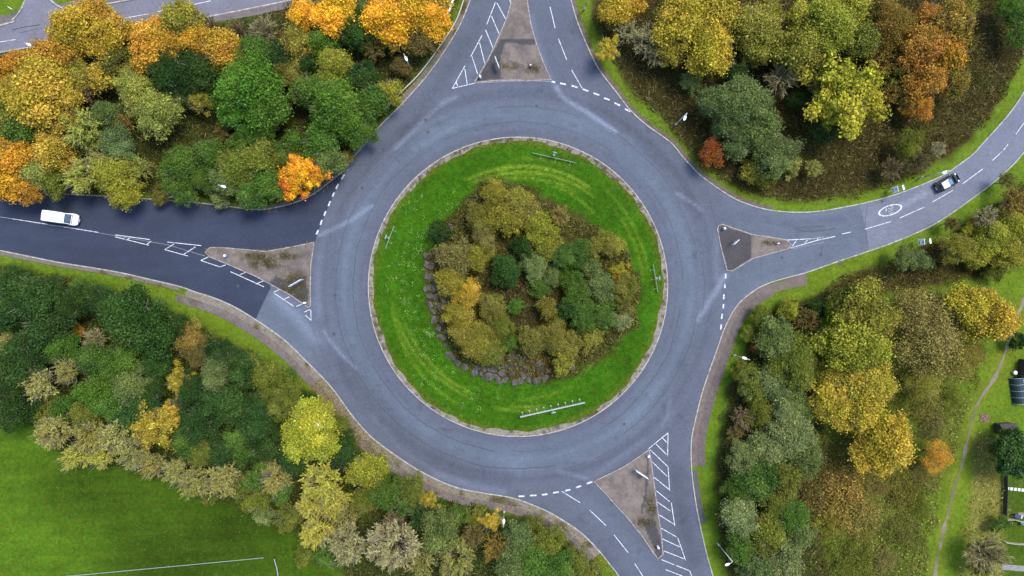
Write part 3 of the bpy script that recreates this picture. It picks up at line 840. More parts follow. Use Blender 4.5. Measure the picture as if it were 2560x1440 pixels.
def crown_mesh(name, seed, R, Hc, nl, nleaf, leaf, asp=0.85, lobe=(0.13, 0.27), spiky=0.0, irregular=0.18, jit=1.15, fuzz=0.2):
    r = np.random.default_rng(seed)
    az = r.uniform(0, 2 * math.pi, nl); zz = r.uniform(-0.2, 1.0, nl)
    ph = r.uniform(0, 6.28, 4)
    out = 1 + irregular * (np.sin(2*az + ph[0]) + 0.8 * np.sin(3*az + ph[1]) + 0.7*np.sin(5*az + ph[2])) / 1.5
    rad = np.sqrt(np.clip(1 - np.clip(zz, 0, 1) ** 2, 0, 1)) * r.uniform(0.35, 1.0, nl) ** 0.6 * out
    nt_ = max(4, nl // 10)          # a few clumps close the top
    rad[:nt_] *= 0.35; zz[:nt_] = r.uniform(0.75, 1.0, nt_)
    if spiky > 0:
        rad *= 1 + spiky * np.sign(np.sin(az * 6 + ph[3])) * 0.5
    # a lopsided top: clumps sit higher or lower in patches
    hz = 0.8 + 0.2 * np.sin(az * 2 + ph[3]) * np.clip(rad, 0, 1) + r.uniform(-0.16, 0.12, nl)
    lc = np.stack([np.cos(az) * rad * R * 0.88, np.sin(az) * rad * R * 0.88, zz * Hc * hz], 1)
    lr = r.uniform(*lobe, nl) * R
    ltone = r.uniform(0.0, 1.0, nl); lhue = r.uniform(0, 1, nl)
    # neighbouring clumps share a colour drift; some clumps have shed most of their leaves
    patch = 0.5 + 0.5 * np.sin(az * 1.0 + ph[1] + 2.2 * rad) * np.cos(zz * 2.0 + ph[2])
    lhue = np.clip(0.45 * lhue + 0.55 * patch, 0, 1)
    ltone = np.clip(0.6 * ltone + 0.4 * (1 - patch), 0, 1)
    dens = np.where(r.uniform(0, 1, nl) < 0.22, r.uniform(0.08, 0.4, nl), r.uniform(0.7, 1.5, nl))
    w = lr ** 2 * dens; li = r.choice(nl, nleaf, p=w / w.sum())
    d = unit(r.normal(size=(nleaf, 3)) + np.array((0, 0, 0.45)))
    rr = lr[li] * np.where(r.uniform(0, 1, nleaf) < fuzz, r.uniform(1.0, 1.7, nleaf), r.uniform(0.35, 1.05, nleaf) ** 0.7)
    P = lc[li] + d * rr[:, None] * np.array((1, 1, 0.8))
    nrm = d * 0.7 + r.normal(size=(nleaf, 3)) * jit + np.array((0, 0, 0.35))
    size = leaf * r.uniform(0.45, 1.6, nleaf) * r.uniform(0.75, 1.3, nl)[li]
    V, F = quads(P, nrm, size, asp, r)
    tone = np.clip(0.38 * ltone[li] + 0.62 * r.beta(1.2, 1.9, nleaf), 0, 1)
    hue = np.clip(0.6 * lhue[li] + 0.4 * r.uniform(0, 1, nleaf), 0, 1)
    return np_mesh(name, V, F, M['leaf'], {'tone': tone, 'hue': hue})

def prism(V, F, a, b, r0, r1):
    o = len(V)
    d = b - a; L = np.linalg.norm(d) + 1e-9; d = d / L
    ref = np.array((0, 0, 1.0)) if abs(d[2]) < 0.9 else np.array((1.0, 0, 0))
    s = np.cross(d, ref); s /= np.linalg.norm(s); t = np.cross(d, s)
    for c, rr in ((a, r0), (b, r1)):
        for k in range(3):
            q = 2 * math.pi * k / 3
            V.append(c + rr * (math.cos(q) * s + math.sin(q) * t))
    for k in range(3):
        j = (k + 1) % 3
        F.append((o + k, o + j, o + 3 + j, o + 3 + k))

def branch_crown(name, seed, R, Hc, limbs, subs, twigs, leafy=0, leaf=0.2, tw=0.022, asp=0.42):
    """radiating vase of limbs, branches and twigs, with leaves along the twigs when leafy"""
    r = np.random.default_rng(seed)
    V, F, tips = [], [], []
    o = np.array((0, 0, -0.25 * Hc))
    for i in range(limbs):
        az = 2 * math.pi * (i + r.uniform(-0.35, 0.35)) / limbs
        el = r.uniform(0.25, 1.25)
        d = np.array((math.cos(az) * math.cos(el), math.sin(az) * math.cos(el), math.sin(el)))
        scale = np.array((R, R, Hc))
        e = o * 0.3 + d * scale * r.uniform(0.42, 0.6)
        prism(V, F, o, e, tw * 3.2, tw * 2.0)
        for j in range(subs):
            t = r.uniform(0.35, 1.0); s = o + (e - o) * t
            d2 = d + r.normal(size=3) * 0.33 + np.array((0, 0, 0.08)); d2 /= np.linalg.norm(d2)
            e2 = s + d2 * scale * r.uniform(0.28, 0.46)
            prism(V, F, s, e2, tw * 1.8, tw * 1.1)
            for k in range(twigs):
                t = r.uniform(0.3, 1.0); s3 = s + (e2 - s) * t
                d3 = d2 + r.normal(size=3) * 0.42; d3 /= np.linalg.norm(d3)
                e3 = s3 + d3 * scale * r.uniform(0.12, 0.24)
                prism(V, F, s3, e3, tw, tw * 0.6)
                tips.append((s3, e3))
    V = np.array(V); F = np.array(F)
    tone = r.uniform(0.3, 0.9, len(F)); hue = r.uniform(0.3, 0.6, len(F))
    if leafy:
        ti = r.integers(0, len(tips), leafy)
        A = np.array([t[0] for t in tips])[ti]; Bq = np.array([t[1] for t in tips])[ti]
        t = r.uniform(0.2, 1.15, leafy)[:, None]
        P = A + (Bq - A) * t + r.normal(size=(leafy, 3)) * 0.06
        dirs = unit(Bq - A)
        nrm = r.normal(size=(leafy, 3)) * 0.6 + np.array((0, 0, 1.0))
        V2, F2 = quads(P, nrm, leaf * r.uniform(0.7, 1.5, leafy), asp, r, spin_dir=dirs)
        lt = np.random.default_rng(seed + 1).uniform(0, 1, len(tips))
        tone = np.concatenate([tone, np.clip(0.35 * lt[ti] + 0.65 * r.beta(2.2, 2.4, leafy), 0, 1)])
        hue = np.concatenate([hue, r.uniform(0, 1, leafy)])
        F = np.vstack([F, F2 + len(V)]); V = np.vstack([V, V2])
    return np_mesh(name, V, F, M['leaf'], {'tone': tone, 'hue': hue})

def trunk_mesh(name, seed, h, r0):
    r = random.Random(seed)
    mb = MB()
    mb.tube((0, 0, -0.1), (0.1, 0.05, h * 0.55), r0, r0 * 0.7, 8)
    for i in range(5):
        a = 2 * math.pi * (i + r.uniform(-.3, .3)) / 5
        s = (0.1 * .8, 0.05 * .8, h * r.uniform(0.38, 0.53))
        e = (math.cos(a) * h * 0.27, math.sin(a) * h * 0.27, h * r.uniform(0.72, 0.95))
        mb.tube(s, e, r0 * 0.45, r0 * 0.16, 6)
    mb.tube((0.1, 0.05, h * 0.52), (0.15, 0.0, h), r0 * 0.66, r0 * 0.15, 7)
    for i in range(44):
        a = r.uniform(0, 6.283); q = r.uniform(0.08, 0.26)
        s = (math.cos(a) * h * q * 0.5, math.sin(a) * h * q * 0.5, h * r.uniform(0.5, 0.8))
        a += r.uniform(-.5, .5)
        e = (math.cos(a) * h * (q + 0.2), math.sin(a) * h * (q + 0.2), h * r.uniform(0.85, 1.22))
        mb.tube(s, e, r0 * 0.3, r0 * 0.1, 4)
    o = mb.build(name, M['bark'], None, True)
    me = o.data
    bpy.data.objects.remove(o)
    return me

CR = {}
CR['BL'] = [crown_mesh('crown', 100 + i, 4.6, 3.9, 130, 30000, 0.225) for i in range(7)]
CR['BM'] = [crown_mesh('crown', 120 + i, 3.0, 2.7, 90, 17500, 0.195, lobe=(0.15, 0.29)) for i in range(7)]
CR['BS'] = [crown_mesh('crown', 140 + i, 1.7, 1.5, 46, 7000, 0.16, lobe=(0.18, 0.34)) for i in range(5)]
CR['FL'] = [crown_mesh('crown', 160 + i, 4.6, 3.9, 160, 30000, 0.20, 0.55, (0.10, 0.24), 0, 0.24, 1.2, 0.24) for i in range(6)]
CR['FM'] = [crown_mesh('crown', 180 + i, 3.0, 2.6, 110, 18000, 0.172, 0.55, (0.12, 0.27), 0, 0.24, 1.2, 0.24) for i in range(7)]
CR['FS'] = [crown_mesh('crown', 200 + i, 1.7, 1.4, 50, 7000, 0.145, 0.55, (0.15, 0.30), 0, 0.22, 1.0, 0.18) for i in range(5)]
CR['YM'] = [crown_mesh('crown', 220 + i, 3.4, 2.6, 80, 12500, 0.23, 0.6, (0.10, 0.22), 0.42, 0.16, 0.6, 0.2) for i in range(3)]
CR['XL'] = [crown_mesh('crown', 240 + i, 5.4, 3.2, 190, 15000, 0.17, 0.7, (0.10, 0.22), 0, 0.24, 1.1, 0.3) for i in range(2)]
CR['FE'] = [branch_crown('crown', 300 + i, 3.1, 4.2, 22, 7, 6, 4200, 0.30, 0.030, 0.30) for i in range(7)]
CR['BA'] = [branch_crown('crown', 320 + i, 3.0, 3.6, 24, 6, 6, 0, 0.2, 0.032) for i in range(3)]
CR['BAL'] = [branch_crown('crown', 340 + i, 3.0, 3.6, 20, 6, 5, 1300, 0.2, 0.030, 0.4) for i in range(3)]
CR['PA'] = [crown_mesh('crown', 360 + i, 4.0, 0.9, 150, 5200, 0.17, 0.7, (0.08, 0.2), 0, 0.25, 1.1, 0.4) for i in range(2)]
RAD = {'PA': 4.0, 'BL': 4.6, 'BM': 3.0, 'BS': 1.7, 'FL': 4.6, 'FM': 3.0, 'FS': 1.7, 'YM': 3.4, 'XL': 5.4, 'FE': 3.0, 'BA': 2.8, 'BAL': 2.8}
HC = {'PA': 0.9, 'BL': 3.9, 'BM': 2.7, 'BS': 1.5, 'FL': 3.9, 'FM': 2.6, 'FS': 1.4, 'YM': 2.6, 'XL': 3.6, 'FE': 4.2, 'BA': 3.6, 'BAL': 3.6}
TRUNK = [trunk_mesh('trunk', 400 + i, 1.0, 0.035) for i in range(3)]

PAL = {'YL': ((0.275, 0.235, 0.034), 'lemon yellow'), 'OV': ((0.55, 0.245, 0.028), 'vivid orange'), 'OVR': ((0.52, 0.15, 0.025), 'scarlet orange'),   # leaf base colours and the words for them
 'O': ((0.37, 0.2, 0.036), 'orange'), 'OB': ((0.5, 0.27, 0.034), 'bright orange'), 'OR': ((0.32, 0.158, 0.034), 'rusty orange'), 'RO': ((0.27, 0.128, 0.036), 'copper red'), 'R': ((0.2, 0.062, 0.024), 'brick red'),
 'Y': ((0.265, 0.203, 0.038), 'golden yellow'), 'YO': ((0.295, 0.2, 0.038), 'amber yellow'), 'YG': ((0.2, 0.195, 0.034), 'lime yellow'), 'YGB': ((0.235, 0.24, 0.034), 'bright lime'), 'OLY': ((0.168, 0.148, 0.035), 'mustard olive'),
 'OL': ((0.128, 0.118, 0.036), 'olive'), 'OT': ((0.155, 0.128, 0.054), 'tan olive'), 'OLG': ((0.105, 0.118, 0.028), 'olive green'), 'G': ((0.062, 0.115, 0.025), 'fresh green'), 'GB': ((0.064, 0.14, 0.028), 'bright green'),
 'MG': ((0.06, 0.104, 0.026), 'mid green'), 'DG': ((0.027, 0.054, 0.018), 'dark green'), 'DGB': ((0.031, 0.066, 0.022), 'deep green'), 'GG': ((0.098, 0.128, 0.058), 'grey green'), 'GGL': ((0.135, 0.160, 0.085), 'sage green'),
 'PO': ((0.195, 0.200, 0.065), 'pale olive'), 'FE': ((0.19, 0.175, 0.078), 'straw olive'), 'FY': ((0.245, 0.22, 0.06), 'straw yellow'), 'BT': ((0.2, 0.172, 0.128), 'tan grey'), 'BB': ((0.13, 0.10, 0.075), 'grey brown'), 'BR': ((0.115, 0.086, 0.038), 'brown'), 'BRO': ((0.165, 0.115, 0.038), 'bronze brown'),
}

TREES = []
def T_(s):
    for line in s.strip().splitlines():
        for item in line.split(';'):
            item = item.split()
            if item:
                TREES.append((float(item[0]), float(item[1]), float(item[2]), item[3], item[4]))
# x y radius (photo px), colour, kind: B broad clumps, F fine leaved, Y spiky maple, X sparse spreading, E feathery, A bare, L nearly bare
T_('''190 66 62 YO B; 282 92 56 YO B; 235 35 40 O B; 110 150 52 OR B; 40 168 46 OR B; -15 195 48 OR B; 165 120 44 O B
95 235 84 YO B; 150 255 50 YO B; 40 215 36 O B; 250 190 32 YO B; 285 128 48 OL F; 190 190 38 OLY B; 208 222 40 BB L; 325 185 34 OLY F
385 115 60 O B; 372 150 40 YO B; 450 48 50 OLY B; 484 104 42 O B; 552 122 52 O B; 655 72 40 BT A; 590 76 32 BB A; 518 62 28 BB A; 700 95 26 BR F
755 34 38 OB B; 832 40 54 OB B; 850 -5 40 OB B; 960 42 56 OB B; 1030 30 48 OB B; 985 86 34 OB B; 1085 42 44 OB B; 1095 5 36 YO B; 1012 -10 40 OB B
885 78 48 DGB F; 910 30 30 MG F; 740 112 42 OLY B; 806 104 36 G B; 778 88 24 OLG F; 832 166 50 YG F; 1000 100 42 BRO L; 1056 105 34 BR F; 976 228 34 YG B; 935 120 34 BR L; 1000 165 24 BR F
425 182 60 DG F; 500 176 52 DG F; 460 150 36 DG F; 338 222 50 PO F; 392 280 56 PO F; 352 262 36 PO F; 444 236 32 GGL F; 500 252 34 OLY F; 258 285 36 GG F
615 222 78 GB B; 590 280 46 GB B; 660 265 52 G B; 640 128 40 MG B; 606 150 36 OLG B; 690 142 40 DG F; 760 142 36 DGB F; 722 182 38 OL F
832 262 74 G B; 772 226 46 MG B; 868 300 48 MG B; 905 190 38 DG B; 930 248 44 MG B; 900 330 40 MG F; 800 350 52 G B; 742 362 34 G B; 650 322 40 G F; 560 328 28 BR F
292 365 46 GG F; 200 322 50 PO E; 152 300 38 PO L; 168 336 52 FE L; 222 350 34 PO F; 305 310 30 BRO L
18 292 50 OLG B; 62 322 48 MG B; 122 322 40 OLG B; 26 402 60 O B; 8 452 54 OB B; 62 470 38 OR B; 10 355 34 YO B; 130 378 50 YO B; 92 432 46 PO B; 132 456 42 OLG B; 68 420 34 YG B
202 442 50 PO E; 288 436 56 YG F; 305 478 42 YG B; 320 440 34 PO F; 346 420 42 PO L; 250 410 34 PO E; 180 402 34 OLY L
450 420 56 G F; 482 396 34 G F; 526 388 42 G B; 560 450 42 GG B; 592 418 46 OLG B; 645 400 48 OLG B; 662 455 42 G B; 625 488 38 MG B; 548 488 28 GGL B; 700 385 36 MG F; 822 398 42 GG B; 450 470 42 MG F; 402 488 26 OL F; 510 450 36 MG F; 700 480 30 MG F; 770 385 30 MG B; 600 360 34 MG F
752 432 54 OV Y; 728 456 38 OVR Y; 780 446 34 OV Y; 750 398 28 OV Y; 862 395 22 OL F; 680 430 28 OLG F''')
T_('''1712 52 66 Y B; 1772 112 68 Y B; 1792 38 56 Y B; 1680 120 38 Y B; 1545 18 40 YO B; 1582 8 30 O B; 1892 72 62 OLY B; 1930 30 44 OLY L; 1885 120 36 OL B
1995 132 56 OLY B; 2080 60 66 YG B; 2130 20 46 YG B; 2040 105 46 YG B; 2010 40 40 YG B; 2050 180 40 OLG B; 2160 100 44 OLG B; 2236 60 58 BRO F; 2205 150 44 BRO L; 2200 20 38 OL F; 2250 190 40 OL L
2312 112 60 RO B; 2384 60 56 BRO B; 2365 140 56 OR B; 2322 200 50 RO B; 2300 262 36 OR F; 2405 20 40 OLY B; 2275 240 34 BRO F; 2380 195 40 BRO B; 2330 40 36 RO B; 2220 235 34 BRO L
2115 238 90 YL Y; 2152 228 44 YL Y; 2085 270 44 YL Y; 2125 285 34 YL Y; 1962 190 48 BT A; 1620 98 46 BT L; 1572 76 36 BT L; 1636 128 38 BT A; 1520 122 32 Y Y; 1730 205 26 GGL F; 1545 60 26 OLY F
1850 262 72 GG F; 1790 252 48 GG F; 1900 328 56 GG F; 1940 388 52 GG F; 1856 350 44 GG F; 1895 265 40 GG F; 1975 412 28 PO F; 2035 420 24 PO L; 1815 310 36 GG F; 1910 440 28 OLG F
1780 384 32 R F; 1880 426 28 OLY B; 2275 360 36 OLG F; 2296 402 38 BB A; 2232 420 30 BB A; 2345 372 24 BT L; 2535 28 36 G F; 2548 85 30 MG F; 1840 180 30 DG F; 2000 250 26 DG F; 2060 330 30 DG F; 2420 110 26 BR L''')
T_('''2400 622 38 OLY F; 2456 632 30 YG F; 2450 592 22 YG F; 2490 592 38 YG F; 2540 572 40 YG F; 2528 632 38 YG F; 2490 672 28 OLG F; 2540 500 44 BRO L; 2470 540 38 BT L; 2265 646 30 GG F; 2302 652 26 GG F; 2420 575 18 YG F; 2432 650 22 YG F; 2555 610 30 OLG F; 2380 560 24 BR L; 2520 450 30 OL L
2162 786 72 OLY B; 2205 800 40 OLY B; 2120 760 40 OLG B; 2132 858 78 YG B; 2175 880 52 YGB B; 2080 850 44 YG B; 2168 948 58 Y B; 2075 1000 58 Y B; 2150 1028 58 Y B; 2060 940 40 OLY B; 2110 975 50 OLY B; 2205 970 36 YO B
2330 850 96 OT X; 2385 900 62 OLY X; 2300 780 54 OT X; 2420 770 52 Y B; 2460 750 34 Y B; 2494 806 54 YO B; 2440 815 40 OLY B; 2216 1112 66 YO B; 2240 1085 34 YO B; 2346 1140 38 O X; 2430 890 34 BRO X
2105 1240 84 BRO P; 2060 1185 60 BR P; 2160 1290 56 OT P; 2080 1310 44 OLY P; 2040 1240 44 BR P; 2200 1210 40 OT P; 2300 1015 52 OL P; 2335 1065 42 OT P; 2260 1230 52 OL P; 2150 1395 52 OLG P; 2262 1330 46 OL P; 2385 990 30 OLG P; 2250 1000 40 OLG P; 2310 1190 36 OT P; 2095 1420 40 OLG P; 2215 1400 34 OT P; 2300 1270 30 OLG P; 2310 960 46 OLY X
1945 852 52 GG F; 1986 908 62 OLG F; 1930 958 46 GG F; 1882 960 44 OLG F; 1992 1010 46 GG F; 1980 1080 64 GGL F; 1930 1112 50 GGL F; 2012 1132 46 GG F; 1870 1142 42 GGL F; 1900 1200 54 MG F; 1962 1196 50 OLG F; 1850 1292 52 GGL F; 1920 1330 50 OLG F; 1972 1290 44 MG F; 1852 1372 42 MG F; 1962 1402 50 GGL F; 1900 1420 46 GG F; 1862 1045 36 BB L; 1905 1030 36 OLG F; 1850 1220 36 MG F; 1940 1255 40 OLG F; 2000 1340 34 GG F
1975 772 28 YG F; 1872 838 18 OLG F; 1890 868 14 R F; 1850 930 22 OLY F; 1840 1080 26 BR L; 1900 790 26 OLG F; 2020 800 34 BR L; 2040 770 26 DG F; 2475 1388 52 BT A; 2535 1145 44 DGB B; 2530 1105 32 DG B; 2490 1130 24 OLG F; 2545 850 26 DG F; 2505 1310 22 MG F; 2450 1420 30 OL L''')
T_('''45 712 56 DG F; 75 742 66 DGB B; 15 775 48 DGB B; 132 730 44 DG F; 185 758 44 DG F; 112 820 54 DG B; 200 738 36 MG F; 335 800 84 DGB B; 255 756 40 DG F; 428 830 46 DG F; 384 778 34 MG F; 472 848 42 BRO F; 540 882 42 DG F; 500 880 38 BR F; 590 905 36 DG F
145 866 36 G B; 236 848 32 BT L; 192 826 18 RO F; 12 865 32 FE F; 55 905 60 DG B; 20 962 46 DG F; 30 1025 50 DG F; 100 958 48 FE E; 165 928 36 FE E; 130 1000 30 FE L
300 906 48 G F; 240 980 52 G F; 330 968 48 GG F; 272 1012 46 G F; 152 1022 34 G F; 210 1040 38 OLG F; 342 1038 50 DGB F; 450 955 36 Y Y; 385 1068 54 Y Y; 415 1040 34 YO Y; 445 1020 30 BB L; 230 905 40 MG F; 390 910 40 DGB F; 375 980 36 DG F
540 932 46 GG F; 612 932 42 DGB F; 562 1010 54 DGB F; 500 1058 54 DG F; 672 952 44 OLG F; 720 990 36 OLG F; 702 1012 38 OLG F; 636 918 34 OLG F; 640 1060 50 DGB F; 662 1112 46 DG F; 602 1110 46 MG F; 475 975 40 DG F; 748 1020 26 OLG F; 465 1110 40 MG F
775 1066 66 YGB B; 795 1110 52 YGB B; 745 1110 44 YGB B; 800 1030 36 YG B; 130 1080 46 FE E; 188 1142 40 FY E; 222 1092 46 FE E; 290 1092 48 FE E; 330 1132 42 FE E; 378 1162 36 FE E; 440 1178 36 FE E; 488 1208 42 FE E; 562 1202 48 FE E; 690 1198 42 FE E; 500 1132 38 OLG F; 560 1132 42 DG F; 700 1226 32 G F; 640 1196 34 MG F; 250 1140 34 FY E; 110 1040 34 OLG F
805 1212 54 FY E; 832 1258 46 FY E; 790 1332 46 FY E; 775 1262 36 FY E; 862 1292 42 FE L; 870 1362 52 BT E; 980 1366 66 BT E; 985 1310 40 BB L; 912 1178 48 YG B; 945 1165 30 YG B; 858 1142 40 DG F; 962 1236 50 MG F; 1030 1225 40 OLG F; 1070 1248 26 Y Y; 1050 1295 32 DG F; 1228 1302 28 YO Y; 1188 1292 28 OLG F; 1100 1335 56 GG F; 1050 1402 48 FE L; 1140 1402 50 FE E; 1182 1342 36 BR L; 1240 1372 42 BRO L; 1300 1352 40 GG F; 1332 1402 48 G F; 1282 1412 44 GG F; 1372 1352 40 OLG F; 1402 1410 44 G F; 1442 1402 34 OLG F; 1332 1312 26 OLG F; 1470 1432 28 OL F; 730 1152 42 DGB F; 910 1250 36 OLG F; 1010 1260 34 MG F; 690 1150 30 BB L; 708 940 28 MG F; 770 1000 24 DG F; 600 1218 32 OLG F; 642 1252 32 OLG F; 662 1290 28 GGL F; 722 1292 34 OLG F; 760 1388 28 OLG F; 822 1392 32 G F; 525 1238 26 OLG F; 735 1075 30 DG F; 850 1060 26 OLG F; 870 1100 26 DG F; 640 1010 36 DG F; 1140 1290 28 MG F''')
T_('''1235 482 36 OLY F; 1295 508 46 OLY F; 1265 548 46 OLY F; 1350 572 46 YG F; 1400 540 32 OT L; 1198 545 40 OL F; 1372 622 34 OLY F; 1325 535 34 OT F; 1210 592 38 OT F; 1140 645 54 OT F; 1125 700 42 OLY F; 1190 640 36 OLY F; 1172 735 38 YO F; 1150 790 44 OLY F; 1230 768 36 OL F; 1190 850 58 OLY F; 1150 838 34 OLY F; 1225 880 38 OLG F; 1250 812 36 OLG F; 1275 855 26 G F; 1265 675 40 DGB B; 1335 665 36 GGL F; 1290 765 22 G F; 1370 768 30 OL B; 1392 812 24 OL B; 1332 850 42 OL F; 1390 850 40 OL F; 1480 842 30 OLY B; 1432 862 34 OL F; 1405 902 34 OLY F
1440 730 44 MG F; 1420 690 28 G F; 1380 692 26 GG F; 1452 772 40 MG F; 1502 718 42 GG F; 1550 682 26 Y F; 1525 612 36 OLY F; 1482 622 32 OL F; 1448 632 40 MG F; 1410 642 36 MG F; 1475 662 28 GG F; 1562 720 36 OL F; 1552 802 28 GGL F; 1500 790 40 MG F; 1462 802 36 MG F; 1350 722 28 MG F; 1096 582 32 DG F; 1560 765 26 OL F; 1520 760 26 MG F; 1310 620 30 DG F; 1420 770 30 DG F''')

LAND = [((147,543),'the white van'),((90,55),'the back road junction'),((560,40),'the back road'),((597,480),'the lamp above the tarmac'),((840,455),'the tarmac give way line'),((1075,150),'the guard rail'),
 ((980,25),'the short white guard rail'),((700,250),'the green thicket centre'),((230,330),'the wood above the van'),
 ((1520,60),'the upper road mouth'),((1687,313),'the bramble bank lamp'),((2235,474),'the upper speed sign'),((2371,456),'the black car'),((2000,80),'the top of the brambles'),((2380,120),'the trees above the car'),
 ((2305,606),'the lower speed sign'),((2450,600),'the thicket below the car'),((1833,887),'the lamp by the footway'),((1793,1357),'the lamp beside the lane'),((2200,900),'the golden clump'),((2470,830),'the upper dirt path'),((2390,1180),'the lower dirt path'),((2110,1250),'the rough meadow'),((2535,1100),'the garden shed'),((2520,1340),'the garden fences'),
 ((60,780),'the wood below the van'),((420,790),'the grass verge below the tarmac'),((660,850),'the dark tarmac seam'),((430,1000),'the lower wood centre'),((200,1180),'the playing field edge'),((680,1380),'the pitch rail corner'),((838,1045),'the lower wood lamp'),((600,1150),'the field side of the wood'),((1260,1276),'the lower footway lamp'),((1000,1250),'the narrow footway bend'),((1440,1340),'the lower road mouth'),
 ((1085,700),'the island boulders'),((1290,915),'the stone terrace'),((1385,395),'the upper chevron board'),((1637,695),'the upright chevron board'),((1330,740),'the bare island centre'),((1380,1020),'the long chevron board')]
KINDW = {'P': 'thin bush', 'B': 'leafy tree', 'F': 'airy tree', 'Y': 'maple tree', 'X': 'sparse tree', 'E': 'feathery tree', 'A': 'bare tree', 'L': 'thinning tree'}
recs = []
for (px, py, rp, colk, kd) in TREES:
    rm = rp / S
    zc = {'B': 2.2 + 1.05 * rm, 'F': 1.9 + 1.0 * rm, 'Y': 2.2 + 1.0 * rm, 'X': 2.4 + 0.5 * rm, 'E': 2.6 + 1.0 * rm, 'A': 1.6 + 1.0 * rm, 'L': 1.6 + 0.9 * rm, 'P': 0.9}[kd]
    on_isl = (px - 1295) ** 2 + (py - 717) ** 2 < 330 ** 2
    if on_isl: zc = 1.4 + 0.6 * rm
    shrub = rm < 1.85 and kd in 'BF'
    if shrub: zc *= 0.62
    li = min(range(len(LAND)), key=lambda i: (LAND[i][0][0]-px)**2 + (LAND[i][0][1]-py)**2)
    size = 'small' if rm < 2.2 else ('large' if rm > 3.5 else 'medium')
    kw = 'shrub' if shrub else KINDW[kd]
    recs.append(dict(px=px, py=py, rp=rp, rm=rm, zc=zc, col=colk, kd=kd, li=li, size=size, kw=kw, shrub=shrub, isl=on_isl))
ORD = ['first', 'second', 'third', 'fourth', 'fifth', 'sixth', 'seventh', 'eighth', 'ninth', 'tenth', 'eleventh', 'twelfth']
groups = {}
for r_ in recs:
    groups.setdefault((r_['li'], r_['col'], r_['kw'], r_['size']), []).append(r_)
for (li, ck, kw, size), g in groups.items():
    lx, ly = LAND[li][0]
    g.sort(key=lambda t: (t['px']-lx)**2 + (t['py']-ly)**2)
    for i, t in enumerate(g):
        lab = f"{size} {PAL[ck][1]} {kw} near {LAND[li][1]}"
        if len(g) > 1: lab += f", {ORD[i]} out from it"
        t['label'] = lab
for i, t in enumerate(recs):
    rr = random.Random(i * 13 + 5)
    kd, rm, zc = t['kd'], t['rm'], t['zc']
    rad = rm * (CAMH - zc) / CAMH
    if kd == 'B': key = 'BL' if rm > 3.55 else ('BM' if rm > 2.2 else 'BS')
    elif kd == 'F': key = 'FL' if rm > 3.6 else ('FM' if rm > 2.2 else 'FS')
    else: key = {'Y': 'YM', 'X': 'XL', 'E': 'FE', 'A': 'BA', 'L': 'BAL', 'P': 'PA'}[kd]
    me = CR[key][rr.randrange(len(CR[key]))]
    x, y = base_under(t['px'], t['py'], zc)
    de = min(float(np.hypot(*(e - np.array((x, y))).T).min()) for e in (eNW, eNE, eSE, eSW))
    sc = rad / RAD[key] * (1.0 if t['isl'] else (1.10 if de > rad * 1.2 + 1.5 else 1.0)) * rr.uniform(0.95, 1.05)
    x, y = base_under(t['px'], t['py'], zc)
    zb = 0.0
    if t['isl']: zb = float(mound(np.array([[x, y]]))[0])
    name = 'shrub' if t['shrub'] or kd == 'P' else {'A': 'bare_tree', 'L': 'bare_tree', 'Y': 'maple_tree'}.get(kd, 'tree')
    root = empty(name, (x, y, zb), rr.uniform(0, 6.283))
    tag(root, t['label'], 'shrub' if name == 'shrub' else 'tree', 'trees and shrubs around the roundabout')
    vs = min(1.0, max(0.7, zc * 0.9 / (HC[key] * sc)))
    cr = bpy.data.objects.new('crown', me)
    low = zc - 0.32 * HC[key] * sc * vs
    cr.location = (0, 0, low); cr.scale = (sc * rr.uniform(0.93, 1.07), sc * rr.uniform(0.93, 1.07), sc * vs)
    cr.rotation_euler = (rr.uniform(-.06, .06), rr.uniform(-.06, .06), 0)
    b = PAL[t['col']][0]
    k = rr.uniform(0.88, 1.14)
    cr.color = (b[0] * k * rr.uniform(0.94, 1.07), b[1] * k, b[2] * 0.6 * k * rr.uniform(0.9, 1.15), 1)
    link(cr, root)
    th = max(1.0, low + HC[key] * sc * vs * 0.45)
    tk = bpy.data.objects.new('trunk', TRUNK[i % 3])
    tk.scale = (th, th, th) if kd not in 'AL' else (th * 0.8, th * 0.8, th * 0.8)
    if t['shrub']: tk.scale = (th * 0.6, th * 0.6, th * 0.7)
    link(tk, root)

# ------------------------------------------------------------------ undergrowth, weeds, fallen leaves
def scatter_poly(poly, n, r):
    poly = np.asarray(poly); lo, hi = poly.min(0), poly.max(0)
    p = r.uniform(lo, hi, (int(n), 2))
    return p[inpoly(p, poly)]
lim = np.array(((-84, -49), (84, 49)))
def clip_view(p):
    return p[(np.abs(p[:, 0]) < 84) & (np.abs(p[:, 1]) < 49)]

def stuff(name, P, size, aspect, colours, seed, up=0.6, tone=None):
    r = np.random.default_rng(seed)
    n = len(P)
    nrm = r.normal(size=(n, 3)) * up + np.array((0, 0, 1.0))
    V, F = quads(P, nrm, size, aspect, r)
    me = np_mesh(name, V, F, M['scrub'], {'tone': r.beta(2.0, 2.4, n) if tone is None else tone, 'hue': r.uniform(0, 1, n), 'col': colours})
    return tag(link(bpy.data.objects.new(name, me)), kind='stuff')

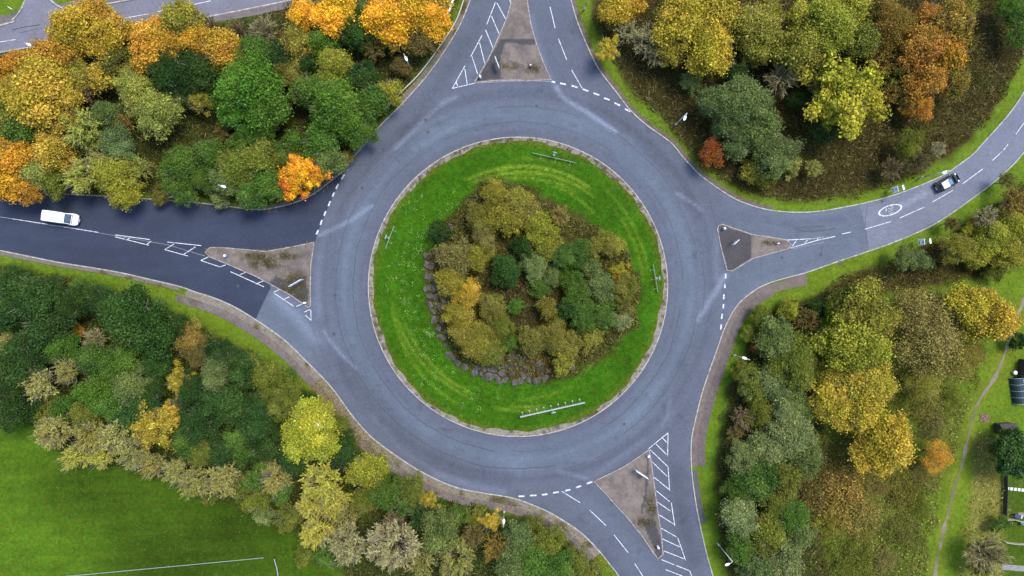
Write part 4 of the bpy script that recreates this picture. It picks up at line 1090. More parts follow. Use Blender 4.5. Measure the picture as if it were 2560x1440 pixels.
r = np.random.default_rng(77)
pts, cols, hts = [], [], []
spec = {'nw': (40, 1.7, [(0.10,0.076,0.036),(0.074,0.096,0.028),(0.056,0.080,0.026),(0.11,0.10,0.04)], 1), 'ne': (36, 0.9, [(0.085,0.058,0.030),(0.064,0.046,0.026),(0.110,0.080,0.040),(0.050,0.055,0.020)], 2),
        'se_strip': (36, 0.8, [(0.085,0.058,0.030),(0.07,0.056,0.028),(0.12,0.09,0.04),(0.06,0.075,0.02)], 3), 'se': (34, 1.3, [(0.09,0.11,0.04),(0.11,0.088,0.045),(0.08,0.10,0.04)], 4),
        'sw': (42, 1.7, [(0.060,0.092,0.026),(0.080,0.112,0.030),(0.10,0.10,0.036),(0.050,0.078,0.025)], 5), 'isl': (44, 1.5, [(0.085,0.070,0.028),(0.15,0.14,0.04),(0.11,0.115,0.034),(0.075,0.095,0.03)], 6)}
for zk, (den, hmax, cl, sd) in spec.items():
    poly = zonesW[zk]
    lo, hi = np.maximum(poly.min(0), lim[0]), np.minimum(poly.max(0), lim[1])
    nn = int((hi - lo).prod() * den)
    p = r.uniform(lo, hi, (nn, 2))
    d = polydist(p, poly, True)
    s = np.where(inpoly(p, poly), d, -d) + (fbm(p, 0.5, 60 + sd) - 0.5) * 2.4
    p = p[s > 0]; s = s[s > 0]
    h = fbm(p, 0.45, 70 + sd)
    z = np.clip((h - 0.30) * 2.4, 0.05, 1) * hmax * np.clip(s / 1.5, 0.15, 1)
    zz = z * r.uniform(0.5, 1.0, len(p)) + 0.03
    if zk == 'isl': zz += mound(p)
    ci = np.clip((fbm(p, 0.28, 80 + sd) * 1.5 - 0.25 + r.uniform(-0.18, 0.18, len(p))) * len(cl), 0, len(cl) - 0.01).astype(int)
    pts.append(np.column_stack([p, zz])); cols.append(np.array(cl)[ci])
P = np.vstack(pts); CC = np.vstack(cols)
core = np.hypot(P[:, 0] - (1318 - 1280) / S, P[:, 1] - (720 - 735) / S) < 7.0
CC[core] = np.array((0.075, 0.055, 0.032))
stem = r.uniform(0, 1, len(P)) < 0.10          # dead pale stems among the leaves
CC[stem] = np.array((0.26, 0.21, 0.15)) * r.uniform(0.5, 1.1, (int(stem.sum()), 1))
stuff('undergrowth', P, np.where(stem, r.uniform(0.4, 1.1, len(P)), r.uniform(0.13, 0.40, len(P))), np.where(stem, 0.09, 0.55), CC, 78, 1.1)

# rough meadow and straw grass
pts, cols = [], []
for zk, den, h, cl in (('meadow', 44, 0.6, [(0.24,0.21,0.08),(0.12,0.14,0.03),(0.33,0.27,0.13),(0.15,0.105,0.05),(0.09,0.11,0.03),(0.19,0.14,0.06)]), ('straw', 26, 0.8, [(0.34,0.28,0.14),(0.27,0.25,0.10),(0.21,0.19,0.07)])):
    poly = zonesW[zk]; lo, hi = poly.min(0) - 1, np.minimum(poly.max(0) + 1, (84, 49)); lo = np.maximum(lo, (-84, -49))
    p = r.uniform(lo, hi, (int((hi - lo).prod() * den), 2))
    s = np.where(inpoly(p, poly), 1, -1) * polydist(p, poly, True) + (fbm(p, 0.4, 15) - 0.5) * 4
    p = p[(s > 0) & (polydist(p, trail) > 1.2)]
    keep = fbm(p, 0.3, 17) + r.uniform(-.2, .2, len(p)) > 0.36
    p = p[keep]
    ci = np.clip((fbm(p, 0.2, 18) * 1.6 - 0.3 + r.uniform(-.25, .25, len(p))) * len(cl), 0, len(cl) - 0.01).astype(int)
    pts.append(np.column_stack([p, r.uniform(0.05, h, len(p))])); cols.append(np.array(cl)[ci])
P = np.vstack(pts)
stuff('meadow_grass', P, r.uniform(0.14, 0.46, len(P)), 0.35, np.vstack(cols), 79, 0.9)

# grass tufts on lawn, verges and field
p = r.uniform((-84, -49), (84, 49), (90000, 2))
inroad = inpoly(p, road_outline)
rr_ = np.hypot(p[:, 0] - CX, p[:, 1] - CY)
lawn = rr_ < R_LAWN + 0.1
edge = np.minimum.reduce([polydist(p, e) for e in (eNW, eNE, eSE, eSW)])
backin = inpoly(p, np.vstack([back_poly, back_top, back_left]))
sw_far = np.full(len(p), True)
sw_far &= ~((polydist(p, swp) < 2.9) | (polydist(p, sep) < 2.4))
inw = np.zeros(len(p), bool)
for zk in ('nw', 'ne', 'se_strip', 'se', 'sw'):
    inw |= inpoly(p, zonesW[zk])
ok = (lawn & ~inpoly(p, islW)) | (~inroad & ~backin & (edge > 0.45) & sw_far & ~inw & (polydist(p, trail) > 0.7) & (polydist(p, back_poly) > 2.2))
p = p[ok]; lawn = lawn[ok]
n1 = fbm(p, 0.25, 22)[:, None]
ra = r.uniform(0, 1, (len(p), 1))
cg = np.where(lawn[:, None], np.array((0.046, 0.120, 0.011)) * (0.8 + 0.5 * n1), np.array((0.10, 0.15, 0.024)) * (0.75 + 0.5 * n1))
cg = np.where(ra > 0.9, np.array((0.13, 0.15, 0.03)), cg)
z = np.where(lawn, mound(p), 0.0) + r.uniform(0.02, 0.10, len(p))
stuff('grass', np.column_stack([p, z]), r.uniform(0.10, 0.26, len(p)), 0.4, cg, 80, 0.7)

# pale weed rosettes on the lawn
wp = []
for cx_, cy_, sx, sy, n in ((1030,640,40,60,36),(1060,580,24,30,14),(1020,760,22,50,26),(1068,828,10,10,9),(1078,836,8,6,6),(1045,860,40,30,14),(1090,930,40,50,22),(1040,950,40,40,14),(1010,500,40,30,12),(1180,1010,60,30,16),(980,690,20,60,8),(1140,520,40,30,6)):
    for _ in range(n):
        wp.append(G(cx_ + r.normal() * sx * 0.6, cy_ + r.normal() * sy * 0.6))
wp = np.array(wp)
P = np.repeat(wp, 12, 0) + r.normal(size=(len(wp) * 12, 2)) * 0.17
P = P[(np.hypot(P[:, 0] - CX, P[:, 1] - CY) < R_LAWN - 0.3) & ~inpoly(P, islW)]
stuff('weeds', np.column_stack([P, mound(P) + r.uniform(0.08, 0.16, len(P))]), r.uniform(0.12, 0.24, len(P)), 0.5, np.tile(np.array((0.19, 0.33, 0.10)), (len(P), 1)), 81, 0.6)

# fallen leaves along kerbs and on pavements
def along(line, n, o0, o1):
    L = np.asarray(line)
    i = r.integers(0, len(L) - 1, n); t = r.uniform(0, 1, n)[:, None]
    q = L[i] + (L[i + 1] - L[i]) * t
    d = unit(np.column_stack([L[i + 1] - L[i], np.zeros(n)]))[:, :2]
    off = (o0 + (o1 - o0) * r.beta(1.2, 1.6, n))[:, None]
    return q + np.stack([-d[:, 1], d[:, 0]], 1) * off
lp = np.vstack([along(near_line(eNW, (150,486), (912,362)), 1500, -0.6, 1.8), along(near_line(eNW, (912,362), (1177,0)), 900, -0.1, 2.4), along(near_line(eSW, (990,1137), (805,940)), 3200, 0.15, 3.6),
                along(near_line(eSW, (1530,1415), (990,1137)), 1600, 0.2, 2.8), along(near_line(eSW, (805,940), (300,680)), 420, 0.2, 2.4), along(near_line(eNE, (1426,0), (1930,527)), 700, 0.1, 1.6),
                along(near_line(eSE, (1882,727), (1740,1280)), 300, 0.2, 2.6), along(ring, 1500, 0.1, 1.0), along(W(w_hi), 220, -0.5, 0.4), along(near_line(eSW, (1600,1540), (1500,1380)), 700, 0.1, 2.6)])
lc = np.array([(0.24,0.17,0.05),(0.16,0.105,0.04),(0.30,0.15,0.04),(0.12,0.085,0.04),(0.22,0.21,0.08)])[r.integers(0, 5, len(lp))]
stuff('fallen_leaves', np.column_stack([lp, np.full(len(lp), 0.125) + r.uniform(0, 0.05, len(lp))]), r.uniform(0.08, 0.2, len(lp)), 0.8, lc, 82, 0.35)
# moss and dead weeds on the splitter islands
mp = []
for k, ms in moss.items():
    for mx, my, rx, ry in ms:
        n = int(rx * ry * 0.35)
        mp.append(np.array([G(mx + r.normal() * rx * 0.5, my + r.normal() * ry * 0.5) for _ in range(n)]))
mp = np.vstack(mp)
inside = np.zeros(len(mp), bool)
for pl in islands.values(): inside |= inpoly(mp, np.array(W(pl)))
mp = mp[inside]
stuff('island_weeds', np.column_stack([mp, np.full(len(mp), 0.11) + r.uniform(0, 0.12, len(mp))]), r.uniform(0.07, 0.2, len(mp)), 0.7, np.array([(0.05,0.042,0.022),(0.09,0.075,0.03),(0.13,0.10,0.05),(0.25,0.22,0.15)])[r.integers(0, 4, len(mp))], 83, 0.8)

# ------------------------------------------------------------------ boulders
def boulder_mesh(seed):
    r = random.Random(seed)
    bm = bmesh.new()
    bmesh.ops.create_icosphere(bm, subdivisions=3, radius=0.5)
    cuts = []
    for _ in range(11):
        n = Vector((r.uniform(-1, 1), r.uniform(-1, 1), r.uniform(-0.4, 1))).normalized()
        cuts.append((n, r.uniform(0.22, 0.40)))
    for v in bm.verts:
        for n, d in cuts:
            e = v.co.dot(n) - d
            if e > 0: v.co -= n * e * 0.92
        v.co += v.co.normalized() * r.uniform(-0.012, 0.012)
    me = bpy.data.meshes.new('boulder'); bm.to_mesh(me); bm.free()
    me.materials.append(M['stone'])
    return me
BM_ = [boulder_mesh(900 + i) for i in range(6)]
bw = [(1127,567,15),(1116,599,16),(1107,615,15),(1067,638,15),(1077,638,16),(1097,630,16),(1067,664,17),(1080,667,16),(1097,647,13),(1067,691,17),(1080,694,18),(1071,719,16),(1092,720,17),(1076,742,17),(1093,743,19),(1110,748,16),(1128,745,18),(1118,726,14),(1098,696,11),
      (1077,766,15),(1091,764,14),(1112,762,15),(1122,786,15),(1083,778,14),(1102,774,16),(1089,797,16),(1106,801,17),(1096,822,16),(1118,832,15),(1104,842,15),(1114,863,14),(1124,883,14),(1135,895,13)]
bs = [(1147,906,14),(1163,920,14),(1186,931,15),(1201,935,15),(1223,941,18),(1244,947,16),(1263,951,16),(1284,954,15),(1302,952,13),(1320,950,17),(1339,951,17),(1363,945,15),
      (1195,920,15),(1210,921,13),(1231,922,20),(1255,929,18),(1279,934,16),(1306,936,18),(1325,934,14),(1351,938,17),(1208,909,14),(1227,907,17),(1245,918,15),(1256,912,13),(1271,916,19),(1291,918,16),(1303,915,13),(1319,918,16),(1349,921,18),(1368,922,14),
      (1249,889,17),(1272,892,14),(1289,890,13),(1294,902,13),(1310,893,18),(1332,906,13),(1347,906,18),(1428,917,14),(1433,887,13)]
for nm, lst, lab in (('boulder', bw, 'grey boulder in the curved stone edging beside the weedy lawn'), ('boulder', bs, 'grey boulder in the stepped stone terrace above the long chevron board')):
    for i, (px, py, d) in enumerate(lst):
        o = bpy.data.objects.new(nm, BM_[(i * 5 + len(lst)) % 6])
        x, y = G(px, py)
        s = d / S * 1.42
        o.location = (x, y, float(mound(np.array([[x, y]]))[0]) + s * 0.14)
        o.scale = (s * random.uniform(0.8, 1.45), s * random.uniform(0.7, 1.1), s * random.uniform(0.3, 0.6))
        o.rotation_euler = (random.uniform(-.2, .2), random.uniform(-.2, .2), random.uniform(0, 6.28))
        lb = lab
        if lst is bw and i == 0: lb = 'lone grey boulder at the upper end of the curved stone edging'
        if lst is bs and i == len(lst) - 1: lb = 'small grey boulder half hidden at the far end of the stone terrace'
        if lst is bs and i == len(lst) - 2: lb = 'grey boulder on the grass edge past the stone terrace'
        tag(link(o), lb, 'boulder', 'boulders edging the island planting' if lst is bw else 'boulders of the stone terrace')

# ------------------------------------------------------------------ lamp posts
def make_lamp():
    root = empty('street_lamp', (0, 0, 0))
    MB().tube((0, 0, 0), (0, 0, 1.3), 0.13, 0.12, 10).tube((0, 0, 1.3), (0, 0, 7.6), 0.095, 0.06, 10).build('column', M['lamp'], root, True)
    MB().tube((0, 0, 7.55), (0.25, 0, 7.8), 0.055, 0.05, 8).tube((0.25, 0, 7.8), (0.62, 0, 7.85), 0.05, 0.045, 8).build('arm', M['steel'], root, True)
    hd = MB()
    rings = []
    for x, w, h in ((0.5, .06, .05), (0.62, .13, .09), (0.85, .19, .12), (1.1, .17, .10), (1.25, .06, .05)):
        rings.append([(x, w * math.cos(t), 7.87 + h * math.sin(t)) for t in np.linspace(0, 2 * math.pi, 11)[:-1]])
    head = hd.rings(rings).build('lantern', M['white'], root, True)
    MB().ball((0.9, 0, 7.79), (0.28, 0.14, 0.07), 10, 6).build('bowl', M['lens'], head, True)
    return root
lamps = [((1028,175),(1009,137),'street lamp on the brown bank between the guard rail and the thicket'),((1687,313),(1716,287),'street lamp leaning over brambles beside the grass verge above the car road'),
         ((1833,887),(1874,899),'street lamp in the verge where the footway bends round'),((1260,1276),(1256,1318),'street lamp beside the dark footpath below the roundabout'),
         ((1793,1357),(1828,1408),'street lamp among grey green trees beside the dark lane'),((838,1045),(800,1067),'street lamp standing over the bright lime tree'),
         ((597,480),(545,465),'street lamp poking out of green trees above the dark tarmac'),((2297,446),(2346,437),'street lamp beside the kerb just behind the black car'),((1461,25),(1468,-10),'street lamp in the verge cut off by the top edge'),((145,149),(62,107),'street lamp hidden in orange trees beside the back road')]
proto = None
for i, (b, h, lab) in enumerate(lamps):
    o = proto if proto is not None and i == 0 else (copy_tree(proto) if proto else make_lamp())
    if proto is None: proto = o
    x, y = G(*b)
    bx, by = base_under(h[0], h[1], 7.9)
    a = math.atan2(by - y, bx - x) if math.hypot(bx - x, by - y) > 0.25 else math.atan2(CY - y, CX - x)
    o.location = (x, y, 0); o.rotation_euler = (0, 0, a)
    tag(o, lab, 'street lamp', 'street lamps along the roads')

# ------------------------------------------------------------------ bollards, island signs
def make_bollard():
    root = empty('traffic_bollard', (0, 0, 0))
    MB().box((0, 0, 0.05), (0.46, 0.40, 0.10)).build('base', M['dark'], root, bevel=0.02)
    rings = []
    for z, sx, sy in ((0.1, .20, .15), (0.5, .20, .14), (0.9, .21, .14), (1.0, .17, .10)):
        rings.append([(sx * math.cos(t), sy * math.sin(t), z) for t in np.linspace(0, 2 * math.pi, 15)[:-1]])
    sh = MB().rings(rings).build('shell', M['white'], root, True)
    MB().tube((0, -0.165, 0.68), (0, -0.135, 0.68), 0.125, n=18).build('arrow_disc', M['blue'], sh)
    return root
bol = [((1201,195),'white traffic bollard at the lower corner of the upper traffic island'),((1808,572),'white traffic bollard at the rounded nose of the tarmac traffic island'),((765,757),'white traffic bollard at the bottom point of the mossy traffic island'),
       ((1619,1138),'white traffic bollard at the top point of the hatched traffic island'),((1942,609),'white traffic bollard at the thin tip of the tarmac traffic island'),((567,640),'white traffic bollard near the orange tip of the mossy traffic island'),((1643,1364),'white traffic bollard at the bottom tip of the hatched traffic island'),((1326,166),'white traffic bollard in rubble on the upper traffic island')]
proto = None
for i, (p, lab) in enumerate(bol):
    o = copy_tree(proto) if proto else make_bollard()
    proto = proto or o
    x, y = G(*p)
    o.location = (x, y, 0.10); o.rotation_euler = (0, 0, math.atan2(CY - y, CX - x) + math.pi / 2 * (i % 2))
    if i in (4, 7): o.scale = (0.62, 0.62, 0.8)
    tag(o, lab, 'bollard', 'bollards on the traffic islands')

def plate_sign(p0, p1, lab, h0=1.0, h1=2.4, zbase=0.1):
    (x0, y0), (x1, y1) = base_under(*p0, h1), base_under(*p1, h1)
    c = Vector(((x0 + x1) / 2, (y0 + y1) / 2)); L = math.hypot(x1 - x0, y1 - y0)
    root = empty('direction_sign', (c.x, c.y, zbase), math.atan2(y1 - y0, x1 - x0))
    for s in (-1, 1):
        MB().tube((s * L * 0.3, 0.07, 0), (s * L * 0.3, 0.07, h1 - zbase), 0.045, n=8).build('post', M['steel'], root, True)
    MB().box((0, 0, (h0 + h1) / 2 - zbase), (L, 0.05, h1 - h0)).build('panel', M['white'], root, bevel=0.012)
    tag(root, lab, 'road sign', 'direction signs on the traffic islands')
plate_sign((1237,140), (1248,168), 'narrow direction sign seen edge on across the upper traffic island')
plate_sign((1836,611), (1849,599), 'short direction sign seen edge on in the tarmac traffic island')
plate_sign((1592,1179), (1621,1198), 'long direction sign seen edge on in the hatched traffic island')
plate_sign((721,716), (752,698), 'thick pale direction sign on the mossy traffic island')

# gateway speed signs either side of the rough road
def speed_sign(base, top, lab):
    x, y = G(*base); a = math.atan2(-y, -x)
    root = empty('speed_sign', (x, y, 0), a + math.pi / 2)
    for s in (-1, 1):
        MB().tube((s * 0.3, 0.06, 0), (s * 0.3, 0.06, 2.9), 0.045, n=8).build('post', M['steel'], root, True)
    MB().tube((0, 0.08, 2.2), (0, 0.08, 3.9), 0.05, n=8).build('mast', M['steel'], root, True)
    pn = MB().box((0, 0, 1.75), (0.95, 0.05, 1.7)).build('panel', M['white'], root, bevel=0.015)
    bars = MB()
    for z, w in ((2.35, .6), (2.05, .36), (1.35, .7), (1.15, .5)):
        bars.box((0.03, -0.030, z), (w, 0.012, 0.11))
    bars.build('lettering', M['dark'], pn)
    MB().box((0, 0.08, 3.95), (0.75, 0.22, 0.08)).build('top_bar', M['white'], root, bevel=0.015)
    tag(root, lab, 'road sign', 'speed signs either side of the road')
speed_sign((2222,478), None, 'pale speed sign with top bar on the verge above the painted roundel')
speed_sign((2287,607), None, 'pale speed sign with top bar in brown scrub below the rough road')
# little sign on the corner lawn by the back road
root = empty('street_sign', (*base_under(25, 19, 1.6), 0), D(-35))
MB().tube((0, 0, 0), (0, 0, 1.7), 0.04, n=8).build('post', M['steel'], root, True)
MB().box((0, -0.05, 1.5), (0.75, 0.04, 0.4)).build('panel', M['white'], root, bevel=0.01)
tag(root, 'small white sign on the corner lawn beside the back road junction', 'road sign')

# ------------------------------------------------------------------ chevron boards on the island
def chevron_board(p0, p1, lab, feet, thick, h=0.55):
    a, b = Vector(G(*p0)), Vector(G(*p1))
    c = (a + b) / 2; d = (b - a); L = d.length
    out = (c - Vector((CX, CY))).normalized()
    ang = math.atan2(d.y, d.x)
    if Vector((math.sin(ang), -math.cos(ang))).dot(out) < 0: ang += math.pi     # local -y faces outwards
    zb = float(mound(np.array([[c.x, c.y]]))[0])
    root = empty('chevron_board', (c.x, c.y, zb), ang)
    MB().box((0, 0, 0.32 + h / 2), (L, thick, h)).build('panel', M['boardgrey'], root, bevel=0.01)
    ch = MB(); n = int(L / 0.8); y = -thick / 2 - 0.004
    for i in range(n):
        x = -L / 2 + (i + 0.35) * L / n; w = L / n * 0.45; q = L / n * 0.32
        z0, z1, z2 = 0.36, 0.32 + h / 2, 0.28 + h
        for (xa, za), (xb, zb_) in (((x, z0), (x + q, z1)), ((x + q, z1), (x, z2))):
            ch.add([(xa, y, za), (xa + w, y, za), (xb + w, y, zb_), (xb, y, zb_)], [(0, 1, 2, 3)])
    ch.build('chevron_print', M['black'], root)
    for i in range(feet):
        x = -L / 2 + (i + 0.4) * L / feet
        MB().tube((x, thick / 2 + 0.03, -0.1), (x, thick / 2 + 0.03, 0.3 + h * 0.8), 0.03, n=6).tube((x, 0.5, 0), (x, thick / 2 + 0.05, 0.3 + h * 0.5), 0.02, n=6).build('post', M['steel'], root, True)
        MB().box((x, 0.52, 0.06), (0.2, 0.22, 0.12) if feet > 5 else (0.12, 0.12, 0.1)).build('footing', M['boardgrey'], root, bevel=0.02)
    tag(root, lab, 'chevron board', 'chevron boards around the island lawn')
    return root, out
boards = [((1300,1040),(1461,1004),'long thick chevron board with white footings on the lawn below the stone terrace',9,0.2),((1331,384),(1440,409),'thin chevron board on the lawn above the island thicket',3,0.05),
          ((965,623),(987,565),'short thin chevron board on the weedy lawn beside the give way line',2,0.06),((1631,661),(1643,731),'thin upright chevron board on the lawn facing the tarmac traffic island',3,0.05)]
signs = [((1381,1022),'blue turn sign in front of the long thick chevron board'),((1384,391),'blue turn sign at the middle of the upper thin chevron board'),((974,596),'blue turn sign at the middle of the weedy lawn chevron board'),((1638,696),'blue turn sign at the middle of the board facing the tarmac island')]
for bd, (sp, slab) in zip(boards, signs):
    root, out = chevron_board(bd[0], bd[1], bd[2], bd[3], bd[4], 0.5 if bd[3] > 5 else 0.22)
    x, y = G(*sp); x += out.x * 0.2; y += out.y * 0.2
    zb = float(mound(np.array([[x, y]]))[0])
    t = empty('turn_sign', (x, y, zb), math.atan2(out.y, out.x) + math.pi / 2)
    MB().tube((0, 0, 0), (0, 0, 2.3), 0.045, n=8).build('post', M['steel'], t, True)
    dsc = MB().tube((0, -0.06, 1.95), (0, -0.03, 1.95), 0.34, n=24).build('disc', M['blue'], t)
    MB().tube((0, -0.028, 1.95), (0, -0.016, 1.95), 0.36, n=24).build('backing', M['white'], t)
    MB().box((0.03, -0.064, 1.95), (0.34, 0.006, 0.07)).add([(-0.24, -0.066, 1.95), (-0.08, -0.066, 1.83), (-0.08, -0.066, 2.07)], [(0, 1, 2)]).build('arrow_print', M['white'], dsc)
    MB().box((0, 0, 0.05), (0.3, 0.3, 0.1)).box((0, 0.02, 2.32), (0.18, 0.12, 0.05)).build('cap', M['boardgrey'], t)
    tag(t, slab, 'road sign', 'turn signs on the island lawn')

# ------------------------------------------------------------------ guard rail and pitch rail
def rail(name, line, lab, cat, zs, r0, post_gap, mat, offs=0.0, postr=0.05):
    L = catmull(W(line), 0.6)
    c = L[len(L) // 2]
    root = empty(name, (c[0], c[1], 0))
    cc = np.array((c[0], c[1]))
    for z in zs:
        mb = MB()
        ribbon_mb(mb, L - cc, -r0, r0, z - 0.14, z)
        mb.build('rail', M[mat], root)
    acc = 0.0
    pts_ = [L[0]]
    for a, b in zip(L[:-1], L[1:]):
        acc += np.linalg.norm(b - a)
        if acc > post_gap: pts_.append(b); acc = 0
    for p in pts_:
        q = p - cc
        MB().box((q[0], q[1] , (zs[-1] - 0.02) / 2), (postr * 2, postr * 2, zs[-1] - 0.02)).build('post', M['dark' if mat != 'white' else 'white'], root)
    tag(root, lab, cat)
rail('guard_rail', [(962,277),(1000,237),(1050,187),(1102,117),(1140,57),(1161,0),(1172,-40)], 'long curving guard rail on the brown bank beside the upper road', 'guard rail', (0.68,), 0.075, 2.4, 'palefence')
rail('guard_rail', [(1120,40),(1128,20),(1136,-4),(1146,-40)], 'short white guard rail beside the orange trees at the top edge', 'guard rail', (0.45, 0.95), 0.07, 2.0, 'white')
rail('pitch_rail', [(-60,1457),(120,1440),(400,1414),(664,1389)], 'long white rail along the edge of the playing field', 'rail', (0.95,), 0.032, 3.0, 'boardgrey', postr=0.025)
rail('pitch_rail', [(690,1392),(697,1416),(701,1445),(706,1480)], 'short pale rail running down from the playing field corner', 'rail', (0.95,), 0.04, 2.0, 'steel', postr=0.03)

# ------------------------------------------------------------------ vehicles
def loft_body(sections, nseg=4):
    """sections: (x, half width, z low, z shoulder, z top, half top width)"""
    rings = []
    for x, w, zl, zs, zt, wt in sections:
        ring = [(x, -w * 0.92, zl), (x, -w, zl + 0.18), (x, -w, zs), (x, -wt, zt), (x, -wt * 0.5, zt + 0.025), (x, wt * 0.5, zt + 0.025), (x, wt, zt), (x, w, zs), (x, w, zl + 0.18), (x, w * 0.92, zl)]
        rings.append(ring)
    return MB().rings(rings)

def wheel(parent, x, y, r, w):
    ty = MB().tube((x, y - w / 2, r), (x, y + w / 2, r), r, n=20).build('wheel', M['black'], parent)
    s = 1 if y > 0 else -1
    MB().tube((x, y + s * (w / 2 - 0.02), r), (x, y + s * (w / 2 + 0.012), r), r * 0.62, n=16).build('rim', M['steel'], ty)

def make_van():
    x, y = G(146.5, 543.5)
    k = (CAMH - 1.6) / CAMH
    root = empty('white_van', (x * k, y * k, 0.018), D(-8.2))
    S_ = [(-2.52, .80, .42, 1.0, 1.75, .70), (-2.47, .88, .34, 1.05, 1.90, .76), (-2.2, .90, .32, 1.08, 1.98, .79), (0.75, .90, .32, 1.08, 1.98, .79), (1.02, .90, .32, 1.08, 1.93, .78),
          (1.82, .90, .32, 1.06, 1.16, .76), (2.15, .88, .32, .98, 1.06, .70), (2.42, .78, .36, .86, .90, .58), (2.52, .62, .42, .70, .74, .46)]
    body = loft_body(S_).build('body', M['vanpaint'], root, False, 0.03)
    # windscreen on the slope between roof and bonnet
    MB().add([(1.06, -.70, 1.945), (1.06, .70, 1.945), (1.74, .74, 1.27), (1.74, -.74, 1.27)], [(0, 1, 2, 3)]).add([(1.06, -.70, 1.925), (1.06, .70, 1.925), (1.74, .74, 1.25), (1.74, -.74, 1.25)], [(0, 3, 2, 1)]).build('windscreen', M['windscreen'], root)
    MB().box((1.83, 0, 1.205), (0.14, 1.42, 0.02)).build('wiper_panel', M['black'], root)
    for s in (-1, 1):
        MB().add([(0.35, s * .895, 1.15), (1.55, s * .905, 1.15), (1.1, s * .825, 1.78), (0.35, s * .825, 1.78)], [(0, 1, 2, 3) if s < 0 else (3, 2, 1, 0)]).build('side_window', M['glass'], root)
        MB().box((1.42, s * 1.03, 1.2), (0.12, 0.24, 0.2)).build('mirror', M['black'], root, bevel=0.03)
        MB().box((2.33, s * .62, .84), (0.2, 0.28, 0.12), s * -0.35).build('headlight', M['headlight'], root, bevel=0.03)
        MB().box((-2.535, s * .74, 1.15), (0.04, 0.12, 0.45)).build('tail_light', M['redlight'], root)
        MB().tube((-2.0, s * .66, 2.0), (0.4, s * .66, 2.0), 0.012, n=6).build('roof_rail', M['steel'], root)
    for xx in (-1.55, 1.62):
        for s in (-1, 1): wheel(root, xx, s * .80, .33, .22)
    MB().box((2.56, 0, .5), (0.10, 1.3, .26)).build('bumper', M['black'], root, bevel=0.03)
    MB().box((2.615, 0, .52), (0.012, .52, .11)).build('number_plate', M['white'], root)
    tag(root, 'white panel van driving along the dark tarmac towards the roundabout', 'van')
make_van()

def make_car():
    x, y = G(2371.5, 456)
    k = (CAMH - 1.0) / CAMH
    root = empty('black_car', (x * k, y * k, 0.018), D(29))
    S_ = [(-1.90, .62, .40, .66, .78, .50), (-1.84, .76, .30, .80, .92, .60), (-1.6, .82, .27, .86, 1.0, .64), (-1.0, .84, .25, .90, 1.02, .68), (0.55, .84, .25, .88, 1.0, .68), (1.0, .83, .25, .84, .94, .66),
          (1.45, .80, .27, .74, .82, .60), (1.75, .70, .32, .62, .68, .50), (1.88, .54, .38, .54, .58, .38)]
    loft_body(S_).build('body', M['carpaint'], root, False, 0.03)
    cab = [(-1.62, .60, .95, 1.0, 1.05, .50), (-1.28, .66, .95, 1.2, 1.40, .54), (-0.95, .68, .95, 1.25, 1.46, .57), (-0.1, .68, .95, 1.25, 1.48, .57), (0.35, .68, .95, 1.2, 1.42, .55), (0.98, .66, .93, .96, .99, .58)]
    loft_body(cab).build('cabin_glass', M['glass'], root, False, 0.01)
    MB().add([(-1.34, -.54, 1.505), (-1.34, .54, 1.505), (-.30, .58, 1.54), (-.30, -.58, 1.54), (-1.34, -.54, 1.40), (-1.34, .54, 1.40), (-.30, .58, 1.44), (-.30, -.58, 1.44)], [(0, 1, 2, 3), (7, 6, 5, 4), (0, 4, 5, 1), (1, 5, 6, 2), (2, 6, 7, 3), (3, 7, 4, 0)]).build('roof', M['carroof'], root, False, 0.01)
    MB().box((0.0, 0, 1.515), (0.62, 0.86, 0.03)).build('sunroof', M['sunroof'], root, bevel=0.01)
    for s in (-1, 1):
        MB().add([(-1.3, s * .56, 1.42), (0.38, s * .575, 1.455), (1.0, s * .60, 1.02), (1.0, s * .66, 1.0), (0.38, s * .63, 1.44), (-1.3, s * .61, 1.40)], [(0, 1, 4, 5), (1, 2, 3, 4)]).build('roof_bar', M['carbar'], root)
        MB().box((0.62, s * .95, .98), (0.14, 0.2, 0.14)).build('mirror', M['carbar'], root, bevel=0.03)
        MB().box((1.62, s * .56, .70), (0.28, 0.22, 0.10), s * -0.5).build('headlight', M['headlight'], root, bevel=0.03)
        MB().box((-1.84, s * .62, .80), (0.08, 0.16, 0.16)).build('tail_light', M['redlight'], root, bevel=0.02)
    MB().add([(-1.36, -.5, 1.33), (-1.36, .5, 1.33), (-1.68, .52, 1.02), (-1.68, -.52, 1.02)], [(0, 1, 2, 3)]).build('rear_window', M['windscreen'], root)
    MB().box((-1.52, 0, .99), (0.03, 1.2, 0.02)).box((-1.87, 0, .84), (0.03, .9, 0.03)).build('trim_strip', M['steel'], root)
    MB().box((-1.90, 0, .58), (0.04, .5, .11)).build('number_plate', M['white'], root)
    for xx in (-1.2, 1.15):
        for s in (-1, 1): wheel(root, xx, s * .74, .30, .19)
    tag(root, 'black hatchback with white roof and blue sunroof on the rough road', 'car')
make_car()

